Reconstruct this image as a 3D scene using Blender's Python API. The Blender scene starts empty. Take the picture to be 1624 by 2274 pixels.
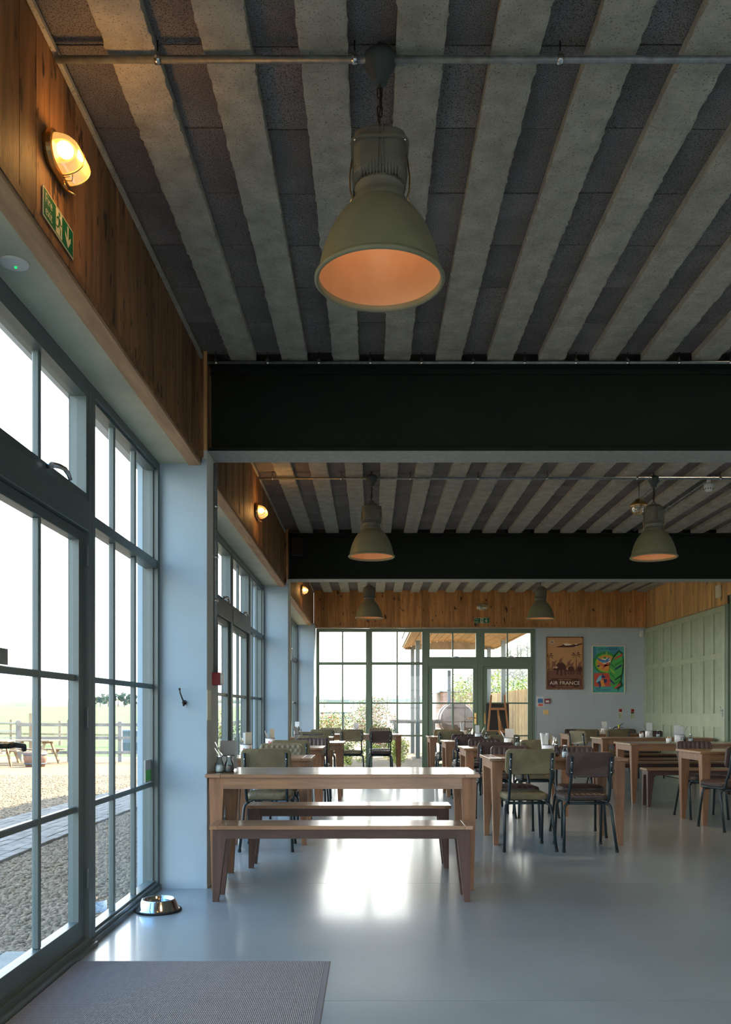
import bpy, bmesh, math, random
from mathutils import Vector, Matrix, noise
random.seed(7)
R = random.Random(11)
SC = bpy.context.scene
COL = SC.collection
PI = math.pi

# ------------------------------------------------------------------ camera
EYE = 1.18
FPX = 1900.0
cam_d = bpy.data.cameras.new('camera')
cam_d.sensor_fit = 'HORIZONTAL'
cam_d.sensor_width = 36.0
cam_d.lens = 36.0 * FPX / 1624.0
cam_d.shift_x = -13.0 / 1624.0
cam_d.shift_y = 443.0 / 1624.0
cam_d.clip_start = 0.05
cam_d.clip_end = 3000
cam = bpy.data.objects.new('camera', cam_d)
cam.location = (0, 0, EYE)
cam.rotation_euler = (PI / 2, 0, 0)
COL.objects.link(cam)
SC.camera = cam

# ------------------------------------------------------------------ exposure
SC.view_settings.view_transform = 'Standard'
SC.view_settings.look = 'None'
SC.view_settings.gamma = 1.0
SC.view_settings.use_curve_mapping = False
SC.view_settings.exposure = 1.18
SC.cycles.diffuse_bounces = 8
SC.cycles.max_bounces = 16
SC.cycles.transparent_max_bounces = 16

# ------------------------------------------------------------------ sky (hazy bright horizon, blue overhead)
w = bpy.data.worlds.new('sky')
SC.world = w
w.use_nodes = True
nt = w.node_tree
nt.nodes.clear()
tc = nt.nodes.new('ShaderNodeTexCoord')
sep = nt.nodes.new('ShaderNodeSeparateXYZ')
ramp = nt.nodes.new('ShaderNodeValToRGB')
el = ramp.color_ramp.elements
el[0].position = 0.0; el[0].color = (0.93, 0.93, 0.92, 1)
el[1].position = 1.0; el[1].color = (0.05, 0.16, 0.40, 1)
e = el.new(0.28); e.color = (0.88, 0.92, 0.95, 1)
e = el.new(0.42); e.color = (0.50, 0.74, 0.98, 1)
e = el.new(0.62); e.color = (0.15, 0.36, 0.68, 1)
bg = nt.nodes.new('ShaderNodeBackground')
bg.inputs['Strength'].default_value = 3.2
wo = nt.nodes.new('ShaderNodeOutputWorld')
nt.links.new(tc.outputs['Generated'], sep.inputs[0])
nt.links.new(sep.outputs['Z'], ramp.inputs[0])
# broad pale glow of the haze around the sun
SKY_SUN = Vector((0.55 * math.cos(math.radians(38)), 0.835 * math.cos(math.radians(38)), math.sin(math.radians(38))))
nrm = nt.nodes.new('ShaderNodeVectorMath'); nrm.operation = 'NORMALIZE'
dot = nt.nodes.new('ShaderNodeVectorMath'); dot.operation = 'DOT_PRODUCT'; dot.inputs[1].default_value = SKY_SUN
mx0 = nt.nodes.new('ShaderNodeMath'); mx0.operation = 'MAXIMUM'; mx0.inputs[1].default_value = 0.0
pw = nt.nodes.new('ShaderNodeMath'); pw.operation = 'POWER'; pw.inputs[1].default_value = 4.0
gm = nt.nodes.new('ShaderNodeVectorMath'); gm.operation = 'SCALE'; gm.inputs[0].default_value = (1.5, 1.35, 1.1)
ad = nt.nodes.new('ShaderNodeVectorMath'); ad.operation = 'ADD'
nt.links.new(tc.outputs['Generated'], nrm.inputs[0]); nt.links.new(nrm.outputs[0], dot.inputs[0]); nt.links.new(dot.outputs['Value'], mx0.inputs[0])
nt.links.new(mx0.outputs[0], pw.inputs[0]); nt.links.new(pw.outputs[0], gm.inputs['Scale'])
nt.links.new(ramp.outputs[0], ad.inputs[0]); nt.links.new(gm.outputs[0], ad.inputs[1])
nt.links.new(ad.outputs[0], bg.inputs['Color'])
nt.links.new(bg.outputs[0], wo.inputs['Surface'])

# ------------------------------------------------------------------ sun
SUN_EL = math.radians(38)
sx, sy = 0.55, 0.835
sun_dir = Vector((sx * math.cos(SUN_EL), sy * math.cos(SUN_EL), math.sin(SUN_EL)))
sl = bpy.data.lights.new('sun', 'SUN')
sl.energy = 15.0
sl.angle = math.radians(1.2)
sl.color = (1.0, 0.82, 0.58)
so = bpy.data.objects.new('sun', sl)
so.rotation_euler = (-sun_dir).to_track_quat('-Z', 'Y').to_euler()
so.location = (8, 12, 15)
COL.objects.link(so)

# ================================================================== materials
MATS = {}
def mat(name, col, rough=0.6, metal=0.0, var=0.0, vscale=6.0, vstretch=(1, 1, 1), rnd=0.0, bump=0.0, bscale=60.0,
        bstretch=(1, 1, 1), col2=None, coat=0.0, rvar=0.0, speck=None, spec=0.5, emit=None, estr=0.0, rpos=(0.32, 0.68), trans=0.0, ior=1.45, detail=4.0):
    m = bpy.data.materials.new(name)
    MATS[name] = m
    m.use_nodes = True
    t = m.node_tree
    b = t.nodes['Principled BSDF']
    b.inputs['Roughness'].default_value = rough
    b.inputs['Metallic'].default_value = metal
    b.inputs['Specular IOR Level'].default_value = spec
    b.inputs['IOR'].default_value = ior
    if trans: b.inputs['Transmission Weight'].default_value = trans
    if coat:
        b.inputs['Coat Weight'].default_value = coat
        b.inputs['Coat Roughness'].default_value = 0.15
    if emit:
        b.inputs['Emission Color'].default_value = (*emit, 1)
        b.inputs['Emission Strength'].default_value = estr
    c1 = (*col, 1)
    b.inputs['Base Color'].default_value = c1
    if not (var or rnd or bump or speck or rvar):
        return m
    tc = t.nodes.new('ShaderNodeTexCoord')
    oi = t.nodes.new('ShaderNodeObjectInfo')
    vm = t.nodes.new('ShaderNodeVectorMath'); vm.operation = 'SCALE'
    vm.inputs[0].default_value = (37.0, 53.0, 71.0)
    t.links.new(oi.outputs['Random'], vm.inputs['Scale'])
    va = t.nodes.new('ShaderNodeVectorMath'); va.operation = 'ADD'
    t.links.new(tc.outputs['Object'], va.inputs[0])
    t.links.new(vm.outputs[0], va.inputs[1])
    def noise_n(scale, st, det=4.0, rough_=0.6):
        mp = t.nodes.new('ShaderNodeMapping'); mp.inputs['Scale'].default_value = st
        n = t.nodes.new('ShaderNodeTexNoise'); n.inputs['Scale'].default_value = scale
        n.inputs['Detail'].default_value = det; n.inputs['Roughness'].default_value = rough_
        t.links.new(va.outputs[0], mp.inputs[0]); t.links.new(mp.outputs[0], n.inputs['Vector'])
        return n
    out = None
    if var:
        n = noise_n(vscale, vstretch, detail)
        rp = t.nodes.new('ShaderNodeValToRGB')
        lo = tuple(max(0, c * (1 - var)) for c in col) if col2 is None else col2
        hi = tuple(c * (1 + var) for c in col) if col2 is None else col
        rp.color_ramp.elements[0].position = rpos[0]; rp.color_ramp.elements[0].color = (*lo, 1)
        rp.color_ramp.elements[1].position = rpos[1]; rp.color_ramp.elements[1].color = (*hi, 1)
        t.links.new(n.outputs[0], rp.inputs[0])
        out = rp.outputs[0]
        if rvar:
            mr = t.nodes.new('ShaderNodeMapRange')
            mr.inputs['From Min'].default_value = rpos[0]; mr.inputs['From Max'].default_value = rpos[1]
            mr.inputs['To Min'].default_value = max(0.02, rough - rvar); mr.inputs['To Max'].default_value = rough + rvar
            t.links.new(n.outputs[0], mr.inputs[0]); t.links.new(mr.outputs[0], b.inputs['Roughness'])
    def mixrgb(blend, fac, a, bb):
        mx = t.nodes.new('ShaderNodeMix'); mx.data_type = 'RGBA'; mx.blend_type = blend
        if isinstance(fac, float): mx.inputs[0].default_value = fac
        else: t.links.new(fac, mx.inputs[0])
        for s, v in ((6, a), (7, bb)):
            if isinstance(v, tuple): mx.inputs[s].default_value = v
            else: t.links.new(v, mx.inputs[s])
        return mx.outputs[2]
    if speck:   # (scale, threshold, colour, stretch)
        sc_, th, sc_col, st = speck
        n = noise_n(sc_, st, 2.0, 0.5)
        mr = t.nodes.new('ShaderNodeMapRange')
        mr.inputs['From Min'].default_value = th; mr.inputs['From Max'].default_value = th + 0.06
        t.links.new(n.outputs[0], mr.inputs[0])
        out = mixrgb('MIX', mr.outputs[0], out if out is not None else c1, (*sc_col, 1))
    if rnd:
        mr = t.nodes.new('ShaderNodeMapRange')
        mr.inputs['To Min'].default_value = 1 - rnd; mr.inputs['To Max'].default_value = 1 + rnd
        t.links.new(oi.outputs['Random'], mr.inputs[0])
        cb = t.nodes.new('ShaderNodeCombineColor')
        for i in range(3): t.links.new(mr.outputs[0], cb.inputs[i])
        out = mixrgb('MULTIPLY', 1.0, out if out is not None else c1, cb.outputs[0])
    if out is not None:
        t.links.new(out, b.inputs['Base Color'])
    if bump:
        n = noise_n(bscale, bstretch, 5.0, 0.65)
        bp = t.nodes.new('ShaderNodeBump'); bp.inputs['Strength'].default_value = bump
        bp.inputs['Distance'].default_value = 0.01
        t.links.new(n.outputs[0], bp.inputs['Height']); t.links.new(bp.outputs[0], b.inputs['Normal'])
    return m

def glass_mat(name, tint=(0.94, 0.97, 0.96)):
    m = bpy.data.materials.new(name); MATS[name] = m
    m.use_nodes = True; t = m.node_tree; t.nodes.clear()
    o = t.nodes.new('ShaderNodeOutputMaterial')
    tr = t.nodes.new('ShaderNodeBsdfTransparent'); tr.inputs[0].default_value = (*tint, 1)
    gl = t.nodes.new('ShaderNodeBsdfGlossy'); gl.inputs['Roughness'].default_value = 0.0
    fr = t.nodes.new('ShaderNodeFresnel'); fr.inputs[0].default_value = 1.45
    mx = t.nodes.new('ShaderNodeMixShader')
    t.links.new(fr.outputs[0], mx.inputs[0]); t.links.new(tr.outputs[0], mx.inputs[1]); t.links.new(gl.outputs[0], mx.inputs[2])
    t.links.new(mx.outputs[0], o.inputs[0])
    return m

glass_mat('glass')
mat('block', (0.23, 0.208, 0.195), 0.95, var=0.22, vscale=3, rnd=0.12, bump=0.9, bscale=130, speck=(210, 0.54, (0.075, 0.068, 0.064), (1, 1, 1)))
mat('rib', (0.38, 0.36, 0.29), 0.92, var=0.2, vscale=9, rnd=0.06, bump=0.8, bscale=55, speck=(140, 0.61, (0.17, 0.165, 0.14), (1, 1, 1)))
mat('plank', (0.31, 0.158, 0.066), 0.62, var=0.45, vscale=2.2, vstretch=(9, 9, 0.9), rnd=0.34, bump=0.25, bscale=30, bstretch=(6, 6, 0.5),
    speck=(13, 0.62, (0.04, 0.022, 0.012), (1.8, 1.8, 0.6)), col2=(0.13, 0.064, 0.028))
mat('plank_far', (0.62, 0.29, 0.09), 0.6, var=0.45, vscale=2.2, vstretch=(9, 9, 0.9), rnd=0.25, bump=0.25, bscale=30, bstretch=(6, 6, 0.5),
    speck=(10, 0.66, (0.06, 0.028, 0.012), (1.6, 1.6, 0.7)), col2=(0.34, 0.15, 0.045))  # more orange wood, brightened further to stand in for stronger far light
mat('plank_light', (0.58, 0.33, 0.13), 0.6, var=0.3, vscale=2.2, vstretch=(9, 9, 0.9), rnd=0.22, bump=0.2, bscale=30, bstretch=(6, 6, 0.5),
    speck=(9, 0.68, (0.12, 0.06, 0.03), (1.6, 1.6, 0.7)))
mat('trim_wood', (0.42, 0.27, 0.15), 0.65, var=0.25, vscale=3, vstretch=(6, 0.6, 6), speck=(7, 0.69, (0.10, 0.05, 0.03), (1, 0.5, 1)), bump=0.2)
mat('frame', (0.085, 0.118, 0.118), 0.38, var=0.05, vscale=3)
mat('frame_far_glare', (0.15, 0.21, 0.145), 0.4, var=0.05, vscale=3)  # far frames lightened, window glare mixed into the green
mat('steel_beam', (0.009, 0.0155, 0.0115), 0.7, spec=0.25, var=0.15, vscale=4)
mat('flange', (0.30, 0.32, 0.30), 0.55, var=0.15, vscale=30, bump=0.3)  # pale grey stands in for light reflected on the dark beam's underside
mat('pier_paint', (0.30, 0.40, 0.47), 0.75, var=0.03, vscale=2, bump=0.05, bscale=120)
mat('pier_side_lit', (0.60, 0.59, 0.52), 0.8, var=0.08, vscale=2)  # paler than the pier front, standing in for brighter light on this side
mat('wall_paint', (0.47, 0.51, 0.54), 0.8, var=0.04, vscale=1.5, bump=0.05, bscale=100)
mat('soffit', (0.52, 0.53, 0.40), 0.55, var=0.1, vscale=3, bump=0.35, bscale=70)  # warm tint stands in for light bounced off the gravel
mat('floor', (0.265, 0.315, 0.322), 0.36, var=0.20, vscale=1.3, rvar=0.06, rpos=(0.15, 0.85), detail=8.0, coat=0.55, spec=0.6)
mat('galv', (0.26, 0.29, 0.29), 0.5, metal=0.6, var=0.25, vscale=25)
mat('chrome', (0.8, 0.8, 0.8), 0.12, metal=1.0)
mat('steel', (0.62, 0.63, 0.64), 0.22, metal=1.0, var=0.05)
mat('brass', (0.62, 0.40, 0.16), 0.3, metal=1.0, var=0.1)
mat('lamp_paint', (0.19, 0.185, 0.11), 0.5, var=0.1, vscale=8)
mat('lamp_cast', (0.15, 0.145, 0.105), 0.55, var=0.15, vscale=14, bump=0.1)
mat('lamp_inner', (0.62, 0.36, 0.19), 0.35, var=0.06, vscale=7)
mat('rose', (0.055, 0.07, 0.065), 0.5)
mat('chain', (0.05, 0.04, 0.03), 0.5, metal=0.6)
mat('table_wood', (0.235, 0.122, 0.056), 0.42, var=0.3, vscale=3, vstretch=(0.7, 8, 8), rnd=0.12, bump=0.08, bscale=25, bstretch=(0.6, 6, 6), speck=(8, 0.72, (0.09, 0.05, 0.03), (0.8, 1.6, 1.6)), coat=0.6)
mat('leg_wood', (0.22, 0.108, 0.053), 0.5, var=0.28, vscale=3, vstretch=(8, 8, 0.7), rnd=0.10, bump=0.1, bscale=25, bstretch=(6, 6, 0.6))
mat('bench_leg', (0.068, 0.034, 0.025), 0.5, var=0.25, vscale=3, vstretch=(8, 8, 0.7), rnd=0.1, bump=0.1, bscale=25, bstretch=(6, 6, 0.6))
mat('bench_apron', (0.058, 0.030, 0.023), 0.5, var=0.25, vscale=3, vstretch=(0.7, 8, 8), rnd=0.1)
mat('olive', (0.165, 0.142, 0.082), 0.45, var=0.16, vscale=9, rnd=0.08, bump=0.06, bscale=90)
mat('brown', (0.068, 0.046, 0.042), 0.4, var=0.14, vscale=9, rnd=0.1, bump=0.06, bscale=90)
mat('chair_tube', (0.02, 0.035, 0.042), 0.32, metal=0.25)
mat('rubber', (0.012, 0.013, 0.014), 0.7)
mat('enamel', (0.80, 0.82, 0.82), 0.18, coat=0.4)
mat('enamel_rim', (0.02, 0.025, 0.06), 0.25)
mat('print_black', (0.015, 0.015, 0.02), 0.5)
mat('print_red', (0.55, 0.03, 0.03), 0.5)
mat('paper', (0.72, 0.73, 0.72), 0.8)
mat('menu_grey', (0.40, 0.40, 0.40), 0.7)
mat('menu_kraft', (0.36, 0.30, 0.20), 0.8)
mat('cutlery', (0.55, 0.54, 0.52), 0.2, metal=1.0)
glass_mat('jar_glass', (0.80, 0.88, 0.90))
mat('salt', (0.85, 0.87, 0.88), 0.9)
mat('pepper', (0.10, 0.09, 0.08), 0.95, speck=(300, 0.5, (0.3, 0.28, 0.25), (1, 1, 1)))
mat('sachet_red', (0.55, 0.06, 0.05), 0.6)
mat('sachet_white', (0.75, 0.72, 0.65), 0.6)
mat('sachet_tan', (0.50, 0.32, 0.14), 0.6)
mat('green_door', (0.43, 0.48, 0.34), 0.42, var=0.08, vscale=5, bump=0.12, bscale=40)
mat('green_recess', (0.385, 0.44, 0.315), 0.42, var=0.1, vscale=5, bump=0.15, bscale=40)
mat('sign_green', (0.0, 0.115, 0.045), 0.6)
mat('sign_cream', (0.55, 0.56, 0.38), 0.6)
mat('white_plastic', (0.75, 0.75, 0.70), 0.45)
mat('cream_plastic', (0.72, 0.66, 0.48), 0.5)
mat('black_plastic', (0.01, 0.011, 0.012), 0.5)
mat('red_box', (0.28, 0.02, 0.025), 0.4)
mat('led_green', (0.0, 0.8, 0.1), 0.4, emit=(0.0, 1.0, 0.1), estr=1.2)
mat('mat_weave', (0.175, 0.17, 0.175), 0.95, var=0.1, vscale=8)
mat('mat_border', (0.20, 0.21, 0.22), 0.6, var=0.05)
mat('lamp_glow', (1.0, 0.6, 0.2), 0.4, emit=(1.0, 0.62, 0.22), estr=14.0)
mat('ribbed_glass', (0.95, 0.62, 0.22), 0.15, trans=0.6, emit=(1.0, 0.5, 0.12), estr=0.35)
mat('clear_lens', (0.8, 0.85, 0.8), 0.1, trans=0.8)
# outdoor
mat('gravel', (0.14, 0.094, 0.047), 0.95, var=0.35, vscale=9, bump=1.0, bscale=28, speck=(35, 0.57, (0.14, 0.10, 0.06), (1, 1, 1)))
mat('stones', (0.18, 0.135, 0.085), 0.9, var=0.35, vscale=22)
mat('brick_path', (0.145, 0.135, 0.12), 0.85, var=0.15, vscale=8, rnd=0.2, bump=0.2)
mat('slab', (0.26, 0.27, 0.25), 0.85, var=0.15, vscale=6, rnd=0.1, bump=0.3, speck=(80, 0.62, (0.36, 0.36, 0.33), (1, 1, 1)))
mat('grass', (0.036, 0.080, 0.012), 0.95, var=0.25, vscale=0.25, bump=0.4)
mat('far_field', (0.13, 0.098, 0.055), 0.95, var=0.2, vscale=0.05)
mat('far_hill', (0.17, 0.18, 0.125), 0.95, var=0.2, vscale=0.05)
mat('pale_timber', (0.28, 0.21, 0.13), 0.75, var=0.25, vscale=4, rnd=0.12, bump=0.2)
mat('grey_timber', (0.22, 0.20, 0.17), 0.8, var=0.25, vscale=4, rnd=0.12, bump=0.2)
mat('fence_slat', (0.42, 0.30, 0.15), 0.75, var=0.25, vscale=4, rnd=0.25)
mat('canopy_wood', (0.40, 0.24, 0.10), 0.6, var=0.2, vscale=3, rnd=0.15)
mat('canopy_steel', (0.13, 0.15, 0.14), 0.5)
mat('rust_steel', (0.15, 0.105, 0.08), 0.5, metal=0.2, var=0.4, vscale=5)
mat('wagon_wood', (0.26, 0.15, 0.10), 0.75, var=0.2, vscale=5, rnd=0.15)
mat('roof_sheet', (0.25, 0.24, 0.22), 0.6)
mat('tank_grey', (0.10, 0.13, 0.15), 0.6)
mat('leaf_green', (0.12, 0.20, 0.04), 0.6, var=0.4, vscale=9)
mat('leaf_lime', (0.30, 0.36, 0.05), 0.6, var=0.35, vscale=9)
mat('leaf_red', (0.42, 0.13, 0.06), 0.6, var=0.35, vscale=9)
mat('blossom', (0.55, 0.44, 0.33), 0.6, var=0.2, vscale=9)
mat('tree_hazed', (0.12, 0.17, 0.12), 0.8, var=0.3, vscale=0.5)  # distance haze mixed into the pines' dark green
mat('bare_tree_hazed', (0.24, 0.23, 0.20), 0.8)  # made paler in place of haze over the distant trees
mat('bark', (0.12, 0.09, 0.06), 0.9)
mat('easel_wood', (0.42, 0.20, 0.085), 0.5, var=0.15, vscale=6)
mat('chalkboard', (0.035, 0.037, 0.036), 0.7)
mat('ext_red', (0.45, 0.02, 0.02), 0.35)
mat('yellow_green', (0.60, 0.70, 0.02), 0.5)
def flat(name, c, rough=0.7): return mat(name, tuple(min(0.9, q * 1.35) for q in c), rough)

# ================================================================== mesh builder
class MB:
    def __init__(s): s.v = []; s.f = []; s.m = []; s.sm = []
    def add(s, vs, fs, mi=0, smooth=False):
        o = len(s.v); s.v += [tuple(p) for p in vs]
        for f in fs: s.f.append(tuple(i + o for i in f)); s.m.append(mi); s.sm.append(smooth)
        return s
    def box(s, x0, x1, y0, y1, z0, z1, mi=0):
        if x0 > x1: x0, x1 = x1, x0
        if y0 > y1: y0, y1 = y1, y0
        if z0 > z1: z0, z1 = z1, z0
        v = [(x0, y0, z0), (x1, y0, z0), (x1, y1, z0), (x0, y1, z0), (x0, y0, z1), (x1, y0, z1), (x1, y1, z1), (x0, y1, z1)]
        return s.add(v, [(0, 3, 2, 1), (4, 5, 6, 7), (0, 1, 5, 4), (1, 2, 6, 5), (2, 3, 7, 6), (3, 0, 4, 7)], mi)
    def hexa(s, b, t, mi=0):   # bottom quad and top quad, both counter-clockwise from above
        return s.add(list(b) + list(t), [(0, 3, 2, 1), (4, 5, 6, 7), (0, 1, 5, 4), (1, 2, 6, 5), (2, 3, 7, 6), (3, 0, 4, 7)], mi)
    def bar(s, p, q, w, h, mi=0, up=(0, 0, 1)):
        p = Vector(p); q = Vector(q); d = (q - p).normalized(); up = Vector(up)
        if abs(d.dot(up)) > 0.98: up = Vector((0, 1, 0))
        a = d.cross(up).normalized() * w / 2; b = a.cross(d).normalized() * h / 2
        vs = [p - a - b, p + a - b, p + a + b, p - a + b, q - a - b, q + a - b, q + a + b, q - a + b]
        return s.add(vs, [(0, 1, 2, 3), (7, 6, 5, 4), (0, 4, 5, 1), (1, 5, 6, 2), (2, 6, 7, 3), (3, 7, 4, 0)], mi)
    def lathe(s, prof, c=(0, 0, 0), n=24, mi=0, axis='z', smooth=True, mat_fn=None):
        vs = []; fs = []
        for r, z in prof:
            for k in range(n):
                a = 2 * PI * k / n
                p = (r * math.cos(a), r * math.sin(a), z)
                if axis == 'x': p = (p[2], p[0], p[1])
                elif axis == 'y': p = (p[0], p[2], -p[1])
                vs.append((p[0] + c[0], p[1] + c[1], p[2] + c[2]))
        L = len(prof)
        for i in range(L - 1):
            for k in range(n):
                k2 = (k + 1) % n
                fs.append((i * n + k, i * n + k2, (i + 1) * n + k2, (i + 1) * n + k))
        return s.add(vs, fs, mi, smooth)
    def cyl(s, c, r, z0, z1, n=16, mi=0, axis='z', r1=None):
        r1 = r if r1 is None else r1
        s.lathe([(0, z0), (r, z0)], c, n, mi, axis, False)
        s.lathe([(r, z0), (r1, z1)], c, n, mi, axis, True)
        return s.lathe([(r1, z1), (0, z1)], c, n, mi, axis, False)
    def tube(s, pts, r, n=8, mi=0, closed=False, r_end=None):
        P = [Vector(p) for p in pts]; N = len(P)
        up = Vector((0.13, 0.21, 0.97)); vs = []; fs = []
        prev = None
        for i in range(N):
            if closed: d = (P[(i + 1) % N] - P[i - 1]).normalized()
            else: d = (P[min(i + 1, N - 1)] - P[max(i - 1, 0)]).normalized()
            a = d.cross(up) if prev is None else (prev - d * prev.dot(d))
            if a.length < 1e-4: a = d.cross(Vector((1, 0, 0)))
            a.normalize(); prev = a; b = d.cross(a)
            rr = r if r_end is None else r + (r_end - r) * i / (N - 1)
            for k in range(n):
                t = 2 * PI * k / n
                vs.append(P[i] + a * (rr * math.cos(t)) + b * (rr * math.sin(t)))
        M = N if closed else N - 1
        for i in range(M):
            j = (i + 1) % N
            for k in range(n):
                k2 = (k + 1) % n
                fs.append((i * n + k, i * n + k2, j * n + k2, j * n + k))
        s.add(vs, fs, mi, True)
        if not closed:
            o = len(s.v) - N * n
            s.f.append(tuple(o + k for k in reversed(range(n)))); s.m.append(mi); s.sm.append(False)
            s.f.append(tuple(o + (N - 1) * n + k for k in range(n))); s.m.append(mi); s.sm.append(False)
        return s
    def sphere(s, c, r, n=12, mi=0, sz=1.0, sx=1.0, sy=1.0):
        prof = [(max(1e-5, math.sin(PI * i / (n // 2))) * 1.0, -math.cos(PI * i / (n // 2))) for i in range(n // 2 + 1)]
        vs = []; fs = []
        for rr, z in prof:
            for k in range(n):
                a = 2 * PI * k / n
                vs.append((c[0] + r * sx * rr * math.cos(a), c[1] + r * sy * rr * math.sin(a), c[2] + r * sz * z))
        for i in range(len(prof) - 1):
            for k in range(n):
                k2 = (k + 1) % n
                fs.append((i * n + k, i * n + k2, (i + 1) * n + k2, (i + 1) * n + k))
        return s.add(vs, fs, mi, True)
    def mesh(s, name, mats, bevel=0.0):
        me = bpy.data.meshes.new(name)
        me.from_pydata(s.v, [], s.f)
        me.polygons.foreach_set('material_index', s.m)
        me.polygons.foreach_set('use_smooth', s.sm)
        for m in (mats if isinstance(mats, (list, tuple)) else [mats]): me.materials.append(MATS[m])
        if bevel:
            bm = bmesh.new(); bm.from_mesh(me)
            bmesh.ops.remove_doubles(bm, verts=bm.verts, dist=1e-6)
            bmesh.ops.bevel(bm, geom=bm.edges[:], offset=bevel, segments=1, affect='EDGES', clamp_overlap=True)
            bm.to_mesh(me); bm.free()
        me.update()
        return me
    def build(s, name, mats, parent=None, bevel=0.0, loc=None):
        o = bpy.data.objects.new(name, s.mesh(name, mats, bevel)); COL.objects.link(o)
        if parent: o.parent = parent
        if loc: o.location = loc
        return o

def centred(name, mats, box, parent=None, bevel=0.0):    # a box whose origin is its own centre
    x0, x1, y0, y1, z0, z1 = box
    c = ((x0 + x1) / 2, (y0 + y1) / 2, (z0 + z1) / 2)
    return MB().box(x0 - c[0], x1 - c[0], y0 - c[1], y1 - c[1], z0 - c[2], z1 - c[2]).build(name, mats, parent, bevel, c)
def tag(o, label=None, cat=None, group=None, kind=None):
    if label: o['label'] = label
    if cat: o['category'] = cat
    if group: o['group'] = group
    if kind: o['kind'] = kind
    return o
def struct(o): o['kind'] = 'structure'; return o
def empty(name, loc=(0, 0, 0), rz=0.0):
    o = bpy.data.objects.new(name, None); o.location = loc; o.rotation_euler = (0, 0, rz)
    o.empty_display_size = 0.1; COL.objects.link(o); return o
def thing(name, label, cat, loc=(0, 0, 0), rz=0.0, group=None):
    return tag(empty(name, loc, rz), label, cat, group)
def children_of(o): return list(KIDS.get(o.name, []))
def dup(root, loc, rz=0.0, label=None, group=None):
    r = root.copy(); COL.objects.link(r); r.location = loc; r.rotation_euler = (0, 0, rz)
    if label: r['label'] = label
    if group: r['group'] = group
    for ch in root.children:
        c = ch.copy(); COL.objects.link(c); c.parent = r
        for g in ch.children:
            d = g.copy(); COL.objects.link(d); d.parent = c
    return r
def use(proto, used, loc, rz, label, group=None):
    if proto.name not in used:
        used.add(proto.name); proto.location = loc; proto.rotation_euler = (0, 0, rz); proto['label'] = label
        if group: proto['group'] = group
        return proto
    return dup(proto, loc, rz, label, group)
USED = set()

def text_mesh(body, size, depth=0.0004):
    cu = bpy.data.curves.new('txt', 'FONT'); cu.body = body; cu.size = size; cu.extrude = depth
    cu.align_x = 'CENTER'; cu.align_y = 'CENTER'; cu.resolution_u = 3
    o = bpy.data.objects.new('txt', cu); COL.objects.link(o)
    dg = bpy.context.evaluated_depsgraph_get()
    me = o.evaluated_get(dg).to_mesh()
    vs = [tuple(v.co) for v in me.vertices]; fs = [tuple(p.vertices) for p in me.polygons]
    o.evaluated_get(dg).to_mesh_clear()
    bpy.data.objects.remove(o); bpy.data.curves.remove(cu)
    return vs, fs
def text_on(mb, body, size, fn, mi=0, sx=1.0, fit=None):
    """lettering placed through fn(u, v, w) -> world"""
    vs, fs = text_mesh(body, size)
    if fit:
        x0 = min(v[0] for v in vs); x1 = max(v[0] for v in vs); sx = fit / (x1 - x0)
        vs = [((v[0] - (x0 + x1) / 2), v[1], v[2]) for v in vs]
    mb.add([fn(v[0] * sx, v[1], v[2]) for v in vs], fs, mi)

# ================================================================== dimensions
XL = -1.14          # face of timber on the left
XG = -1.41          # inner face of the window frames
XR = 5.43           # right wall
YF = 16.92          # far wall
YB = -5.30          # wall behind the camera
ZC = 3.58           # underside of the blocks
ZR = 3.535          # underside of the ribs
ZH = 2.85           # window head
PIERS = [(-5.30, -5.0), (0.15, 0.52), (5.70, 6.07), (11.25, 11.62), (16.32, YF)]
BEAMS = [0.32, 5.87, 11.42]

# ------------------------------------------------------------------ floor
fl = empty('floor'); struct(fl)
cuts_y = [YB, 3.49, 5.88, 11.45, YF + 0.2]
for a, b in zip(cuts_y[:-1], cuts_y[1:]):
    centred('slab', 'floor', (-1.56, XR + 0.2, a + 0.002, b - 0.002, -0.12, 0.0), fl)
centred('floor_bed', 'rubber', (-1.56, XR + 0.2, YB, YF + 0.2, -0.2, -0.121), fl)

# ------------------------------------------------------------------ ceiling
ce = empty('ceiling'); struct(ce)
RIBX = [-0.858 + 0.344 * k for k in range(-1, 19)]
RW = 0.172
centred('roof_deck', 'block', (-2.0, XR + 0.5, YB - 0.3, YF + 0.6, ZC + 0.06, ZC + 0.32), ce)
bays = [(YB, 0.20), (0.44, 5.75), (5.99, 11.30), (11.54, YF)]
def rib_mesh(L, seed):
    rr = random.Random(seed); n = int(L / 0.024); mb = MB(); vs = []; fs = []
    for i in range(n + 1):
        y = L * i / n - L / 2
        jl = rr.gauss(0, 0.0028) - (0.007 * rr.random() if rr.random() < 0.10 else 0)
        jr = rr.gauss(0, 0.0028) - (0.007 * rr.random() if rr.random() < 0.10 else 0)
        h = RW / 2
        z0 = 0.0
        vs += [(-h, y, 0.05), (-h - jl * 0.4, y, 0.006), (-h - jl, y, 0.002), (-h + 0.012, y, rr.gauss(0, 0.0012)), (h - 0.012, y, rr.gauss(0, 0.0012)),
               (h + jr, y, 0.002), (h + jr * 0.4, y, 0.006), (h, y, 0.05)]
    for i in range(n):
        for k in range(7):
            a = i * 8 + k; fs.append((a, a + 8, a + 9, a + 1))
    fs.append(tuple(range(8))); fs.append(tuple(reversed(range(n * 8, n * 8 + 8))))
    mb.add(vs, fs)
    return mb.mesh('concrete_rib', 'rib')
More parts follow.
